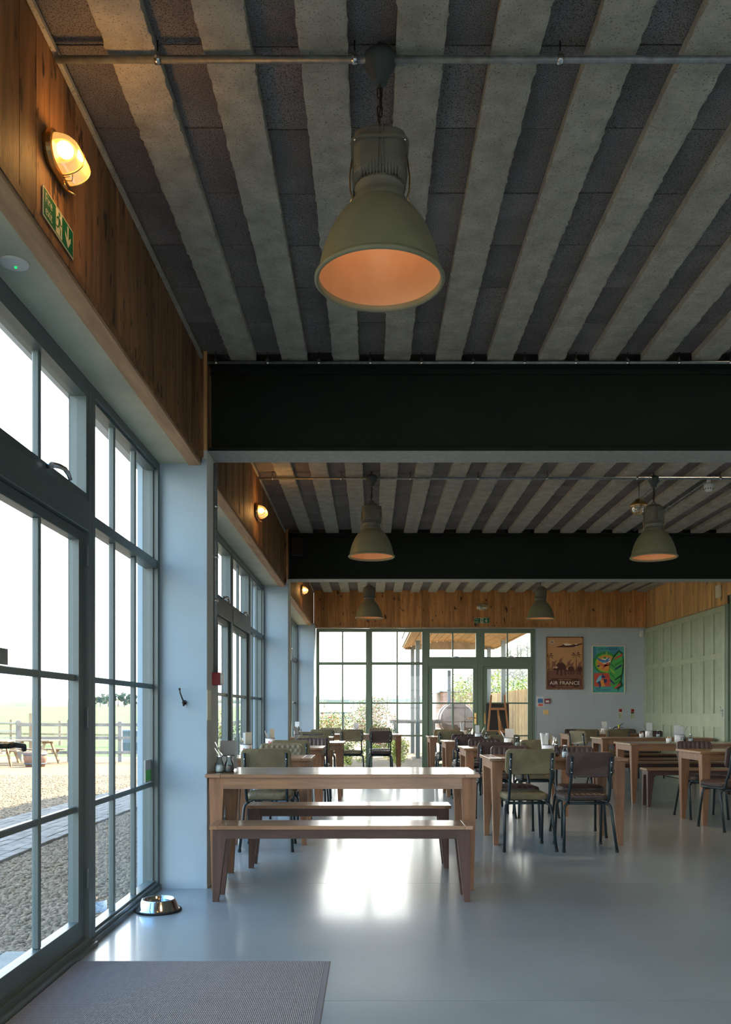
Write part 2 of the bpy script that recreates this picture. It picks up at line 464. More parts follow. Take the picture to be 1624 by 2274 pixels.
for bi, (a, b) in enumerate(bays):
    ms = [rib_mesh(b - a, 100 * bi + q) for q in range(4)]
    for k, x in enumerate(RIBX):
        if x < XL or x > XR: continue
        o = bpy.data.objects.new('concrete_rib', ms[(k * 7 + bi) % 4]); COL.objects.link(o); o.parent = ce
        o.location = (x, (a + b) / 2, ZR); o.rotation_euler = (0, 0, PI if (k + bi) % 3 == 0 else 0)
# blocks: pieces in view are parts, the rest is one part
gaps = []
edges = [XL - 0.02] + [v for x in RIBX if XL < x < XR for v in (x - RW / 2, x + RW / 2)] + [XR + 0.02]
for i in range(0, len(edges) - 1, 2): gaps.append((edges[i], edges[i + 1]))
blk = {}
rest = MB(); nblk = 0; cand = []
for (a, b) in bays:
    for gi, (g0, g1) in enumerate(gaps):
        y = a + 0.0 if (gi % 2 == 0) else a - 0.0
        off = {0: 0.0}.get(gi % 1, 0.0)
        y = a + (R.random() * 0.02)
        while y < b - 0.02:
            y1 = min(y + 0.437, b)
            cand.append((g0, g1, y, y1)); y += 0.44
def seen(g0, g1, y, y1):
    if y1 < 2.8: return False
    px = 825 + (g0 + g1) / 2 * FPX / ((y + y1) / 2)
    return -30 < px < 1660 and y < 11.3
near = sorted([c for c in cand if seen(*c)], key=lambda c: c[2])[:298]
ns = set(near)
for c in cand:
    g0, g1, y, y1 = c
    if c in ns:
        key = (round(g1 - g0, 3), round(y1 - y, 3))
        if key not in blk:
            hx, hy = (g1 - g0) / 2 - 0.001, (y1 - y) / 2 - 0.0022
            blk[key] = MB().box(-hx, hx, -hy, hy, 0, 0.06).mesh('ceiling_block', 'block')
        o = bpy.data.objects.new('ceiling_block', blk[key]); COL.objects.link(o); o.parent = ce
        o.location = ((g0 + g1) / 2, (y + y1) / 2, ZC + R.uniform(-0.0015, 0.0015))
    else:
        rest.box(g0 + 0.001, g1 - 0.001, y + 0.002, y1 - 0.002, ZC, ZC + 0.06)
o = rest.build('ceiling_block_infill', 'block', ce); o['kind'] = 'stuff'
# mortar strips standing at the beam heads between the ribs
for yb in BEAMS[1:]:
    for g0, g1 in gaps[:]:
        pass

# ------------------------------------------------------------------ steel beams
for i, yb in enumerate(BEAMS):
    be = empty('steel_beam', (0, yb, 0))
    tag(be, ['deep dark steel beam behind the camera line', 'deep dark steel beam crossing the room above the first table', 'dark steel beam crossing the room above the far dining tables'][i], 'beam')
    x0, x1 = XL + 0.045, XR + 0.05
    zt, zb = ZR - 0.001, 2.925
    MB().box(x0, x1, -0.008, 0.008, zb + 0.02, zt - 0.02).build('web', 'steel_beam', be)
    MB().box(x0, x1, -0.13, 0.13, zt - 0.022, zt).build('top_flange', 'steel_beam', be)
    MB().box(x0, x1, -0.13, 0.13, zb + 0.004, zb + 0.024).build('bottom_flange', 'steel_beam', be)
    MB().box(x0, x1, -0.128, 0.128, zb, zb + 0.0038).build('flange_sheen', 'flange', be)  # thin pale sheet added to imitate grazing reflections under the beam
    # fillet lines under the top flange
    MB().box(x0, x1, -0.03, 0.03, zt - 0.05, zt - 0.0225).build('web_fillet', 'steel_beam', be)

# ------------------------------------------------------------------ left wall: timber band, soffit, piers
wl = empty('wall_left'); struct(wl)
def plank_run(parent, a, b, wid, face, z0, z1, axis, m='plank', th=0.02, sgn=1, zfn=None):
    """vertical boards from a to b; axis 'y': boards run along Y on plane x=face, axis 'x': along X on plane y=face"""
    n = max(1, round((b - a) / wid)); edges_ = [a + (b - a) * i / n for i in range(n + 1)]
    for i in range(1, n): edges_[i] += R.uniform(-0.012, 0.012)
    for i in range(n):
        p0, p1 = edges_[i] + 0.0016, edges_[i + 1] - 0.0016
        d = R.uniform(0, 0.004)
        f0, f1 = face - sgn * th, face - sgn * d
        zz1 = z1
        if axis == 'y': centred('plank', m, (min(f0, f1), max(f0, f1), p0, p1, z0, zz1), parent)
        else: centred('plank', m, (p0, p1, min(f0, f1), max(f0, f1), z0, zz1), parent)
centred('wall_core', 'black_plastic', (-1.52, XL - 0.021, YB, YF, ZH + 0.03, ZC + 0.05), wl)
centred('outer_cladding', 'wall_paint', (-1.60, -1.525, YB - 0.2, YF + 0.3, ZH - 0.02, ZC + 0.05), wl)
lb = [(YB, 0.15), (0.52, 5.70), (6.07, 11.25), (11.62, YF)]
for a, b in lb:
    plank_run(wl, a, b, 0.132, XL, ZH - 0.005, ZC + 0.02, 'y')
    centred('fascia_board', 'trim_wood', (XL - 0.075, XL + 0.004, a, b, ZH - 0.030, ZH - 0.006), wl)
    centred('fascia_lip', 'plank', (XL - 0.001, XL + 0.010, a, b, ZH - 0.012, ZH + 0.020), wl)
    centred('soffit_board', 'soffit', (XG - 0.11, XL - 0.0755, a, b, ZH - 0.018, ZH + 0.03), wl)
    centred('ceiling_bead', 'rib', (XL, XL + 0.018, a, b, ZC - 0.05, ZC - 0.03), wl)
for a, b in PIERS[1:4]:   # boxed timber returns at the beam ends
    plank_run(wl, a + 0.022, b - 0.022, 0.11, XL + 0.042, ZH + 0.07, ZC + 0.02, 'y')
    centred('corner_plank', 'plank', (XL - 0.02, XL + 0.022, a, a + 0.02, ZH + 0.02, ZC + 0.0), wl)
    centred('corner_batten', 'plank_light', (XL + 0.0225, XL + 0.043, a - 0.003, a + 0.021, ZH + 0.07, ZC - 0.0), wl)
    centred('corner_plank', 'plank', (XL - 0.02, XL + 0.042, b - 0.02, b, ZH + 0.07, ZC + 0.0), wl)
for a, b in PIERS:
    centred('pier', 'pier_paint', (-1.56, XL + 0.0435, a, b, 0, ZH + 0.012), wl)
    if b < YF:
        centred('pier_head', 'pier_side_lit', (XL - 0.0, XL + 0.0435, a, b, ZH + 0.0125, ZH + 0.07), wl)
        centred('pier_lining', 'pier_side_lit', (XL + 0.0436, XL + 0.0446, a + 0.002, b, 0.0, ZH + 0.073), wl)

# ------------------------------------------------------------------ window / door units
WN = [0]; DN = [0]
def unit(wall, a, b, zt=ZH - 0.018, kind='window', bars=2, horiz=(0.70, 1.345), transom=2.15, m='frame', handle=None, top_handle=True, z0=0.0):
    """a glazed unit from a to b along the wall. wall 'left': u=Y, depth towards +X; wall 'far': u=X, depth towards -Y"""
    if kind == 'door': DN[0] += 1; root = empty('door_%d' % DN[0])
    else: WN[0] += 1; root = empty('window_%d' % WN[0])
    struct(root)
    if wall == 'left': D = XG
    else: D = -(YF + 0.0)
    def B(mb, u0, u1, d0, d1, z0_, z1_):
        if wall == 'left': mb.box(D + d0, D + d1, u0, u1, z0_, z1_)
        else: mb.box(u0, u1, -(D + d0), -(D + d1), z0_, z1_)
        return mb
    F = 0.05
    fr = MB()
    for u0, u1 in ((a, a + F), (b - F, b)):
        B(fr, u0, u1, -0.10, 0.0, z0, zt); 
    B(fr, a + F, b - F, -0.10, 0.0, zt - F, zt)
    B(fr, a + F, b - F, -0.10, 0.0, z0, z0 + 0.05)
    fr.build('outer_frame', m, root, 0.002)
    # stepped inner bead
    bd = MB()
    for u0, u1 in ((a + F, a + F + 0.014), (b - F - 0.014, b - F)):
        B(bd, u0, u1, -0.075, -0.030, z0 + 0.05, zt - F)
    B(bd, a + F + 0.014, b - F - 0.014, -0.075, -0.018, zt - F - 0.014, zt - F)
    B(bd, a + F + 0.014, b - F - 0.014, -0.075, -0.018, z0 + 0.05, z0 + 0.064)
    bd.build('glazing_bead', m, root)
    GD = (-0.052, -0.046)
    def pane(u0, u1, z0_, z1_):
        p = MB()
        d = -0.049
        if wall == 'left': p.add([(D + d, u0, z0_), (D + d, u1, z0_), (D + d, u1, z1_), (D + d, u0, z1_)], [(0, 1, 2, 3)])
        else: p.add([(u0, -(D + d), z0_), (u1, -(D + d), z0_), (u1, -(D + d), z1_), (u0, -(D + d), z1_)], [(0, 1, 2, 3)])
        p.build('pane', 'glass', root)
    def glazing(u0, u1, nb, zlist, dd=0.0, bw=0.030):
        """panes and bars inside u0..u1 between successive heights in zlist"""
        us = [u0 + (u1 - u0) * i / (nb + 1) for i in range(nb + 2)]
        for i in range(1, nb + 1):
            mb = MB(); B(mb, us[i] - bw / 2, us[i] + bw / 2, -0.060, -0.029 + dd, zlist[0], zlist[-1]); mb.build('glazing_bar', m, root, 0.004)
        for z in zlist[1:-1]:
            mb = MB(); B(mb, u0, u1, -0.059, -0.031 + dd, z - bw / 2, z + bw / 2); mb.build('glazing_bar', m, root, 0.004)
        for i in range(nb + 1):
            for j in range(len(zlist) - 1):
                pane(us[i], us[i + 1], zlist[j], zlist[j + 1])
    iz0, izt = z0 + 0.055, zt - F - 0.01
    if kind == 'window':
        tb = MB(); B(tb, a + F, b - F, -0.085, -0.004, transom - 0.028, transom + 0.028); tb.build('transom', m, root, 0.002)
        glazing(a + F, b - F, bars, [iz0] + list(horiz) + [transom - 0.028])
        glazing(a + F, b - F, bars, [transom + 0.028, izt])
    else:
        tb = MB(); B(tb, a + F, b - F, -0.10, 0.004, transom - 0.075, transom + 0.075); tb.build('transom', m, root, 0.003)
        # opening top light sash
        ts = MB(); t0 = transom + 0.075
        for u0, u1 in ((a + F, a + F + 0.035), (b - F - 0.035, b - F)): B(ts, u0, u1, -0.08, -0.002, t0, izt + 0.012)
        B(ts, a + F + 0.035, b - F - 0.035, -0.08, -0.002, t0, t0 + 0.035); B(ts, a + F + 0.035, b - F - 0.035, -0.08, -0.002, izt - 0.03, izt + 0.012)
        ts.build('sash', m, root)
        glazing(a + F + 0.03, b - F - 0.03, bars, [t0 + 0.03, izt - 0.02])
        if top_handle:
            c = (a + b) / 2
            h = MB()
            def Q(u, d, z): return (D + d, u, z) if wall == 'left' else (u, -(D + d), z)
            h.tube([Q(c, 0.0, t0 + 0.02), Q(c, 0.035, t0 + 0.022)], 0.011, 8)
            h.tube([Q(c - 0.025, 0.03, t0 + 0.020), Q(c + 0.04, 0.040, t0 + 0.032), Q(c + 0.09, 0.046, t0 + 0.034), Q(c + 0.125, 0.050, t0 + 0.020), Q(c + 0.145, 0.052, t0 + 0.0)], 0.013, 8, r_end=0.009)
            h.build('sash_handle', 'steel', root)
        # door leaf
        l0, l1 = a + F + 0.004, b - F - 0.004; zt2 = transom - 0.079
        S = 0.085
        lf = MB()
        for u0, u1 in ((l0, l0 + S), (l1 - S, l1)): B(lf, u0, u1, -0.072, -0.020, z0 + 0.052, zt2)
        B(lf, l0 + S, l1 - S, -0.072, -0.020, zt2 - 0.05, zt2)
        B(lf, l0 + S, l1 - S, -0.072, -0.020, z0 + 0.052, z0 + 0.15)
        lf.build('door_leaf', m, root, 0.002)
        glazing(l0 + S, l1 - S, 1, [z0 + 0.15] + list(horiz) + [zt2 - 0.05])
        # hinges seen on the leaf edge
        if wall == 'left' and handle:
            for z in (0.35, 1.15, 1.95):
                hg = MB(); 
                hg.cyl((D - 0.004, l1 + 0.0, 0), 0.009, z - 0.05, z + 0.05, 10); hg.build('hinge', m, root)
        if handle:
            u = l0 + S * 0.5 if handle == 'start' else l1 - S * 0.5
            s_ = 1 if handle == 'start' else -1
            def Q(uu, d, z): return (D + d, uu, z) if wall == 'left' else (uu, -(D + d), z)
            pl = MB(); B(pl, u - 0.02, u + 0.02, -0.010, 0.0, 0.93, 1.15)
            mm = 'black_plastic' if wall == 'left' else 'brass'
            pl.build('handle_plate', mm, root, 0.002)
            hd = MB()
            hd.tube([Q(u, 0.0, 1.05), Q(u, 0.05, 1.05)], 0.01, 8)
            hd.tube([Q(u, 0.05, 1.05), Q(u + s_ * 0.05, 0.053, 1.053), Q(u + s_ * 0.14, 0.05, 1.045), Q(u + s_ * 0.155, 0.045, 1.03)], 0.0105, 8)
            hd.build('lever_handle', mm, root)
    return root
for (a, b) in [(0.52, 5.70), (6.07, 11.25), (11.62, 16.32), (-5.0, 0.15)]:
    L = b - a; s4 = 1.32 / 5.18 * L; d4 = (L - 2 * s4) / 2
    if abs(a - 0.52) < 0.01: s4 = 1.38; d4 = (L - 2 * s4) / 2
    u1, u2, u3 = a + s4, a + s4 + d4, a + s4 + 2 * d4
    unit('left', a, u1, bars=2)
    unit('left', u1, u2, kind='door', bars=1)
    unit('left', u2, u3, kind='door', bars=1, handle='start' if a == 0.52 else None)
    unit('left', u3, b, bars=2)
unit('far', -1.094, -0.045, bars=1, m='frame_far_glare', zt=2.82, transom=2.13)
unit('far', -0.045, 1.07, bars=1, m='frame_far_glare', zt=2.82, transom=2.13)
unit('far', 1.07, 2.155, kind='door', bars=1, m='frame_far_glare', handle='end', zt=2.82)
unit('far', 2.155, 3.24, kind='door', bars=1, m='frame_far_glare', handle='start', zt=2.82)
# threshold
th = empty('trim_1'); struct(th)
centred('threshold', 'frame', (XG, XG + 0.03, 1.9, 4.32, 0, 0.022), th)
centred('threshold', 'frame', (XG, XG + 0.012, 4.32, 5.70, 0, 0.03), th)

# ------------------------------------------------------------------ far wall
wf = empty('wall_far'); struct(wf)
centred('plaster', 'wall_paint', (3.24, XR + 0.05, YF - 0.0, YF + 0.16, 0, 2.83), wf)
centred('reveal', 'pier_paint', (3.241, 3.26, YF - 0.001, YF - 0.006, 0, 2.83), wf)
centred('wall_core', 'black_plastic', (XL, XR + 0.05, YF + 0.001, YF + 0.2, 2.84, ZC + 0.05), wf)
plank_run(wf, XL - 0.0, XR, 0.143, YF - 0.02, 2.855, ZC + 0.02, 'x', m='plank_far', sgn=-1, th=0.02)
centred('head_trim', 'trim_wood', (XL + 0.04, XR, YF - 0.045, YF + 0.0, 2.83, 2.852), wf)
# unseen back wall behind the camera, its glazing added to let fill light in
wb = empty('wall_back'); struct(wb)
centred('plaster', 'wall_paint', (-1.6, XR + 0.2, YB - 0.15, YB, 2.85, ZC + 0.1), wb)
for xx in (-1.1, 1.06, 3.22, 5.38):
    centred('window_post', 'frame', (xx - 0.06, xx + 0.06, YB - 0.12, YB, 0, 2.85), wb)
for k in range(3):
    for j in range(1, 4):
        xx = -1.04 + 2.16 * k + 2.04 * j / 4
        centred('glazing_bar', 'frame', (xx - 0.015, xx + 0.015, YB - 0.08, YB - 0.03, 0.05, 2.85), wb)
for zz in (0.03, 0.70, 1.345, 2.15, 2.83): centred('glazing_bar', 'frame', (-1.1, 5.38, YB - 0.085, YB - 0.025, zz - 0.02, zz + 0.02), wb)
mbp = MB(); mbp.add([(-1.1, YB - 0.05, 0.03), (5.38, YB - 0.05, 0.03), (5.38, YB - 0.05, 2.84), (-1.1, YB - 0.05, 2.84)], [(0, 1, 2, 3)]); mbp.build('pane', 'glass', wb)

# ------------------------------------------------------------------ right wall
wr = empty('wall_right'); struct(wr)
centred('plaster', 'wall_paint', (XR + 0.03, XR + 0.2, YB, 12.0, 0, ZC + 0.05), wr)
centred('plaster', 'wall_paint', (XR + 0.06, XR + 0.2, 12.0, YF + 0.1, 0, ZC + 0.05), wr)
plank_run(wr, 13.07, YF - 0.02, 0.118, XR, 2.83, ZC + 0.02, 'y', m='plank_light', sgn=-1)
plank_run(wr, 11.0, 13.07, 0.118, XR, 2.95, ZC + 0.02, 'y', m='plank_light', sgn=-1)
centred('head_trim', 'trim_wood', (XR - 0.025, XR + 0.02, 13.05, YF - 0.046, 2.812, 2.829), wr)
centred('jamb_post', 'frame_far_glare', (XR - 0.03, XR + 0.03, 12.95, 13.05, 0, 2.81), wr)
centred('jamb_post', 'frame_far_glare', (XR - 0.01, XR + 0.03, 12.84, 12.93, 0, 2.94), wr)

fd = thing('folding_door', 'sage green panelled folding doors along the right wall', 'folding door', (XR, 0, 0))
for i in range(4):
    y0, y1 = 13.06 + i * 0.965, 13.06 + (i + 1) * 0.965 - 0.006
    lf = MB()
    xs = (-0.035, 0.0)
    st = 0.105; mu = 0.085
    ym = (y0 + y1) / 2
    rows = [(0.16, 0.94), (1.14, 2.00), (2.08, 2.72)]
    for u0, u1 in ((y0, y0 + st), (y1 - st, y1), (ym - mu / 2, ym + mu / 2)):
        lf.box(xs[0], xs[1], u0, u1, 0.01, 2.805)
    zs = [0.01, rows[0][0], rows[0][1], rows[1][0], rows[1][1], rows[2][0], rows[2][1], 2.805]
    for k in (0, 2, 4, 6):
        for u0, u1 in ((y0 + st, ym - mu / 2), (ym + mu / 2, y1 - st)):
            lf.box(xs[0], xs[1], u0, u1, zs[k], zs[k + 1])
    leaf = lf.build('door_leaf', 'green_door', fd)
    for (z0, z1) in rows:
        for u0, u1 in ((y0 + st, ym - mu / 2), (ym + mu / 2, y1 - st)):
            p = MB()
            p.box(-0.016, 0.0, u0, u1, z0, z1)
            p.box(-0.027, -0.016, u0, u0 + 0.012, z0, z1); p.box(-0.027, -0.016, u1 - 0.012, u1, z0, z1)
            p.box(-0.027, -0.016, u0 + 0.012, u1 - 0.012, z0, z0 + 0.012); p.box(-0.027, -0.016, u0 + 0.012, u1 - 0.012, z1 - 0.012, z1)
            p.build('panel', 'green_recess', leaf)
lk = MB(); lk.box(-0.045, -0.035, 13.10, 13.14, 1.10, 1.22); lk.tube([(-0.045, 13.12, 1.19), (-0.07, 13.12, 1.19), (-0.072, 13.12, 1.25)], 0.007)
lk.build('lock_plate', 'steel', fd)

# ================================================================== dining furniture
def table(name, label, X0, X1, Y0, Y1, H=0.768, group='wooden dining tables', along='x'):
    t = thing(name, label, 'table', ((X0 + X1) / 2, (Y0 + Y1) / 2, 0), 0, group)
    w_, d_ = (X1 - X0) / 2, (Y1 - Y0) / 2
    th_ = 0.024; eb = 0.10 if w_ > 0.5 else 0.075
    n = 5 if d_ > 0.3 else 4
    for i in range(n):
        a = -d_ + 2 * d_ * i / n; b = -d_ + 2 * d_ * (i + 1) / n
        centred('top_board', 'table_wood', (-w_ + eb + 0.0008, w_ - eb - 0.0008, a + 0.0006, b - 0.0006, H - th_, H - R.random() * 0.0006), t, 0.0012)
    for s_ in (-1, 1):
        x0, x1 = (-w_, -w_ + eb) if s_ < 0 else (w_ - eb, w_)
        centred('end_board', 'table_wood', (x0, x1, -d_, d_, H - th_, H), t, 0.0015)
    ins = 0.022; ah = 0.075; lw = 0.095
    for s_ in (-1, 1):
        y = s_ * (d_ - ins - 0.012)
        centred('apron', 'table_wood', (-w_ + ins + lw, w_ - ins - lw, y - 0.011, y + 0.011, H - th_ - ah, H - th_), t)
        x = s_ * (w_ - ins - 0.012)
        centred('apron', 'leg_wood', (x - 0.011, x + 0.011, -d_ + ins + lw, d_ - ins - lw, H - th_ - ah, H - th_), t)
    for sx_ in (-1, 1):
        for sy_ in (-1, 1):
            ox, oy = sx_ * (w_ - ins), sy_ * (d_ - ins)
            ix, iy = ox - sx_ * lw, oy - sy_ * lw
            bo, bi = 0.016, 0.048        # taper of the outer and inner edges at the foot
            zt_, zk = H - th_, H - th_ - ah
            def ring(o_in, i_in, z):
                xa, xb = ox - sx_ * o_in, ix + sx_ * i_in; ya, yb = oy - sy_ * o_in * 0.6, iy + sy_ * i_in
                x0, x1 = min(xa, xb), max(xa, xb); y0, y1 = min(ya, yb), max(ya, yb)
                return [(x0, y0, z), (x1, y0, z), (x1, y1, z), (x0, y1, z)]
            mb = MB(); mb.hexa(ring(bo, bi - 0.012, 0.0), ring(0, 0.0, zk)); mb.hexa(ring(0, 0, zk), ring(0, 0, zt_))
            mb.build('leg', 'leg_wood', t, 0.0)
    return t
def bench(label, X0, X1, Y0, Y1, H=0.474, group='wooden benches'):
    t = thing('bench', label, 'bench', ((X0 + X1) / 2, (Y0 + Y1) / 2, 0), 0, group)
    w_, d_ = (X1 - X0) / 2, (Y1 - Y0) / 2; th_ = 0.024
    for a, b in ((-d_, 0), (0, d_)):
        centred('seat_board', 'table_wood', (-w_ + 0.05, w_ - 0.05, a + 0.0006, b - 0.0006, H - th_, H), t, 0.0012)
    centred('end_board', 'table_wood', (-w_, -w_ + 0.0492, -d_, d_, H - th_, H), t, 0.0012)
    centred('end_board', 'table_wood', (w_ - 0.0492, w_, -d_, d_, H - th_, H), t, 0.0012)
    ins = 0.016; lw = 0.08; ah = 0.058
    for s_ in (-1, 1):
        y = s_ * (d_ - ins - 0.010)
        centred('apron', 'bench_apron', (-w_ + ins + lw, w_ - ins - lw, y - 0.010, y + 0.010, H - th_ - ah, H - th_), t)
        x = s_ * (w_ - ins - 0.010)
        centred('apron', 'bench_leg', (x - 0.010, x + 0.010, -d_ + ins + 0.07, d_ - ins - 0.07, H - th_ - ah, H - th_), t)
    for sx_ in (-1, 1):
        for sy_ in (-1, 1):
            ox, oy = sx_ * (w_ - ins), sy_ * (d_ - ins)
            def ring(lx, ly, z):
                xa, xb = ox, ox - sx_ * lx; ya, yb = oy, oy - sy_ * ly
                x0, x1 = min(xa, xb), max(xa, xb); y0, y1 = min(ya, yb), max(ya, yb)
                return [(x0, y0, z), (x1, y0, z), (x1, y1, z), (x0, y1, z)]
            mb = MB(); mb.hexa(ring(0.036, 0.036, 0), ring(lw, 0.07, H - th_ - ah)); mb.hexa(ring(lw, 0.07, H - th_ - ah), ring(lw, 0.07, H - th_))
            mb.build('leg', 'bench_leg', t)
    return t

def rounded(w_, h_, r, n=6, r2=None):
    r2 = r if r2 is None else r2
    pts = []
    for cx, cy, a0, rr in ((w_ / 2 - r2, h_ / 2 - r2, 0, r2), (-w_ / 2 + r2, h_ / 2 - r2, 90, r2), (-w_ / 2 + r, -h_ / 2 + r, 180, r), (w_ / 2 - r, -h_ / 2 + r, 270, r)):
        for k in range(n + 1):
            a = math.radians(a0 + 90 * k / n); pts.append((cx + rr * math.cos(a), cy + rr * math.sin(a)))
    return pts
def pad_shape(mb, w_, h_, r, th_, style, fn, nx=36, ny=18, amp=0.006, taper=0.0):
    """upholstered pad: quilted (diamond) or fluted face; fn(u, v, t) maps to chair space, t out of the face"""
    def half(v):                      # half width at height v with rounded corners
        hw = w_ / 2 * (1 + taper * v / h_)
        e_ = h_ / 2 - abs(v)
        if e_ < r: hw -= r - math.sqrt(max(0, r * r - (r - e_) ** 2))
        return hw
    vs = []; fs = []
    for j in range(ny + 1):
        v = -h_ / 2 + h_ * j / ny
        v = math.copysign(h_ / 2 * math.sin(min(1, abs(v) / (h_ / 2)) * PI / 2) * 0.5 + abs(v) * 0.5, v)
        hw = half(v)
        for i in range(nx + 1):
            u = -hw + 2 * hw * i / nx
            edge = min(1.0, (hw - abs(u)) / 0.02, (h_ / 2 - abs(v)) / 0.02)
            if style == 'diamond':
                p, q = (u / 0.052 + v / 0.075), (u / 0.052 - v / 0.075)
                f = abs(math.sin(PI * p)) * abs(math.sin(PI * q)); f = f ** 0.5
            else:
                f = abs(math.sin(PI * (u + 0.025) / 0.05)) ** 0.5
            t = th_ * 0.7 + max(0, edge) ** 0.5 * (th_ * 0.3) + (amp * (f - 0.5)) * max(0, edge)
            vs.append(fn(u, v, t))
    W = nx + 1
    for j in range(ny):
        for i in range(nx):
            a = j * W + i; fs.append((a, a + 1, a + W + 1, a + W))
    mb.add(vs, fs, 0, True)
    # rim and flat back
    rim = [(-half(-h_ / 2 + h_ * j / ny), -h_ / 2 + h_ * j / ny) for j in range(ny + 1)]
    ring = []
    for j in range(ny + 1): ring.append(j * W + nx)
    left = [j * W for j in range(ny, -1, -1)]
    top = [ny * W + i for i in range(nx - 1, 0, -1)]
    bot = [i for i in range(1, nx)]
    loop = ring + top + left + bot
    base = len(mb.v) - len(vs)
    bvs = []
    inv = vs
    uv = []
    for j in range(ny + 1):
        v = -h_ / 2 + h_ * j / ny
        v = math.copysign(h_ / 2 * math.sin(min(1, abs(v) / (h_ / 2)) * PI / 2) * 0.5 + abs(v) * 0.5, v)
        hw = half(v)
        for i in range(nx + 1): uv.append((-hw + 2 * hw * i / nx, v))
    n = len(loop)
    vs2 = [vs[k] for k in loop] + [fn(uv[k][0], uv[k][1], 0.004) for k in loop] + [fn(uv[k][0] * 0.985, uv[k][1] * 0.97, 0.0) for k in loop]
    fs2 = []
    for ring_i in range(2):
        for k in range(n):
            k2 = (k + 1) % n; o = ring_i * n
            fs2.append((o + k, o + n + k, o + n + k2, o + k2))
    mb.add(vs2, fs2, 0, True)
    mb.add([fn(uv[k][0] * 0.985, uv[k][1] * 0.97, 0.0) for k in loop], [tuple(reversed(range(n)))], 0, False)

def make_chair(name, style, m, w_, ztop):
    t = thing(name, 'chair', 'chair', (0, 0, 0), 0, 'metal framed dining chairs')
    h_ = 0.215
    def back(u, v, tt):
        z = ztop - h_ / 2 + v
        y = -0.05 - (z - 0.65) * 0.16 + 0.016 * (1 - (u / (w_ / 2)) ** 2) * -1 + 0.012
        return (u, y + tt, z)
    mb = MB(); pad_shape(mb, w_, h_, 0.045, 0.030, style, back, 64, 28, 0.010)
    mb.build('backrest', m, t)
    def seat(u, v, tt):
        dome = 0.010 * (1 - (u / 0.2) ** 2) * (1 - (v / 0.21) ** 2)
        return (u, 0.225 + v, 0.430 + tt + (dome if tt > 0.01 else 0))
    mb = MB(); pad_shape(mb, 0.385, 0.40, 0.07, 0.046, style, seat, 56, 48, 0.011, taper=0.10)
    mb.build('seat', m, t)
    fr = MB(); r = 0.0125
    for s_ in (-1, 1):
        xt = s_ * (w_ / 2 - 0.035)
        zt_ = ztop - 0.035
        def yb(z): return -0.05 - (z - 0.65) * 0.16 - 0.018
        pts = [(xt, yb(zt_), zt_), (xt, yb(0.70), 0.70), (xt * 0.99, yb(0.6) + 0.005, 0.60), (s_ * 0.172, -0.018, 0.50), (s_ * 0.17, 0.0, 0.445), (s_ * 0.17, 0.02, 0.425),
               (s_ * 0.17, 0.06, 0.418), (s_ * 0.172, 0.25, 0.418), (s_ * 0.172, 0.40, 0.418)]
        fr.tube(pts, r, 8)
    fr.tube([(-0.172, 0.40, 0.418), (0.172, 0.40, 0.418)], r, 8)
    fr.build('back_frame', 'chair_tube', t)
    for s_ in (-1, 1):
        for z in (ztop - 0.085, ztop - 0.17):
            b = MB(); b.sphere((s_ * (w_ / 2 - 0.035), -0.05 - (z - 0.65) * 0.16 - 0.018 - 0.013, z), 0.006, 8, sy=0.6); b.build('bolt', 'chrome', t)
    for (y, yf, xs_, xf) in ((0.05, -0.055, 0.185, 0.222), (0.335, 0.40, 0.18, 0.205)):
        c = MB(); c.tube([(-0.15, y, 0.402), (0.15, y, 0.402)], r, 8); c.build('stretcher', 'chair_tube', t)
        for s_ in (-1, 1):
            l = MB(); l.tube([(s_ * 0.15, y, 0.402), (s_ * 0.172, y, 0.398), (s_ * 0.19, y + (yf - y) * 0.05, 0.382), (s_ * 0.198, y + (yf - y) * 0.12, 0.355), (s_ * xf, yf, 0.012)], r, 8)
            lg = l.build('leg', 'chair_tube', t)
            q = MB(); q.cyl((s_ * xf, yf, 0), 0.0145, 0.0, 0.022, 10); q.build('rubber_foot', 'rubber', lg)
    return t
olive = make_chair('dining_chair', 'diamond', 'olive', 0.42, 0.868)
brown = make_chair('dining_chair', 'flute', 'brown', 0.40, 0.842)
CH = 'metal framed dining chairs'
def chair(kind, x, y, face, label, yaw=0.0):
    """x, y: where the backrest stands; face 'away' looks to the far windows, 'to' looks at the camera"""
    rz = 0.0 if face == 'away' else PI
    rz += yaw
    # backrest is ~7 cm behind the chair origin
    off = Matrix.Rotation(rz, 3, 'Z') @ Vector((0, 0.075, 0))
    return use(olive if kind == 'o' else brown, USED, (x + off.x, y + off.y, 0), rz, label)

# ---- tables and benches
table('dining_table', 'long wooden table in front, with its end against the white pier', -1.093, 0.715, 5.62, 6.33, group='long tables')
bench('wooden bench in front of the nearest table', -1.0, 0.628, 5.28, 5.56)
bench('wooden bench behind the nearest table, partly hidden by it', -0.94, 0.60, 6.42, 6.68)
table('dining_table', 'small table by the left windows, first behind the long front table', -1.27, -0.535, 7.53, 8.15)
table('dining_table', 'small table by the left windows, second behind the long front table', -1.27, -0.55, 9.66, 10.36)
table('dining_table', 'small table by the left windows, third behind the long front table', -1.085, -0.36, 11.30, 12.0)
table('dining_table', 'small table by the left windows, fourth and farthest before the end wall table', -1.30, -0.62, 13.55, 14.25)
table('dining_table', 'long table against the far windows with a brown chair in front', -1.25, 0.56, 15.3, 16.05)
table('dining_table', 'middle row table with mug seven, nearest of its row', 1.04, 2.255, 7.50, 8.22)
table('dining_table', 'middle row table with mug eight, second of its row', 1.04, 2.25, 9.58, 10.30)
table('dining_table', 'middle row table with mug nine, third of its row', 1.0, 2.22, 11.72, 12.44)
table('dining_table', 'middle row table, farthest of its row, beside the green glazing post', 0.93, 2.15, 13.90, 14.60)
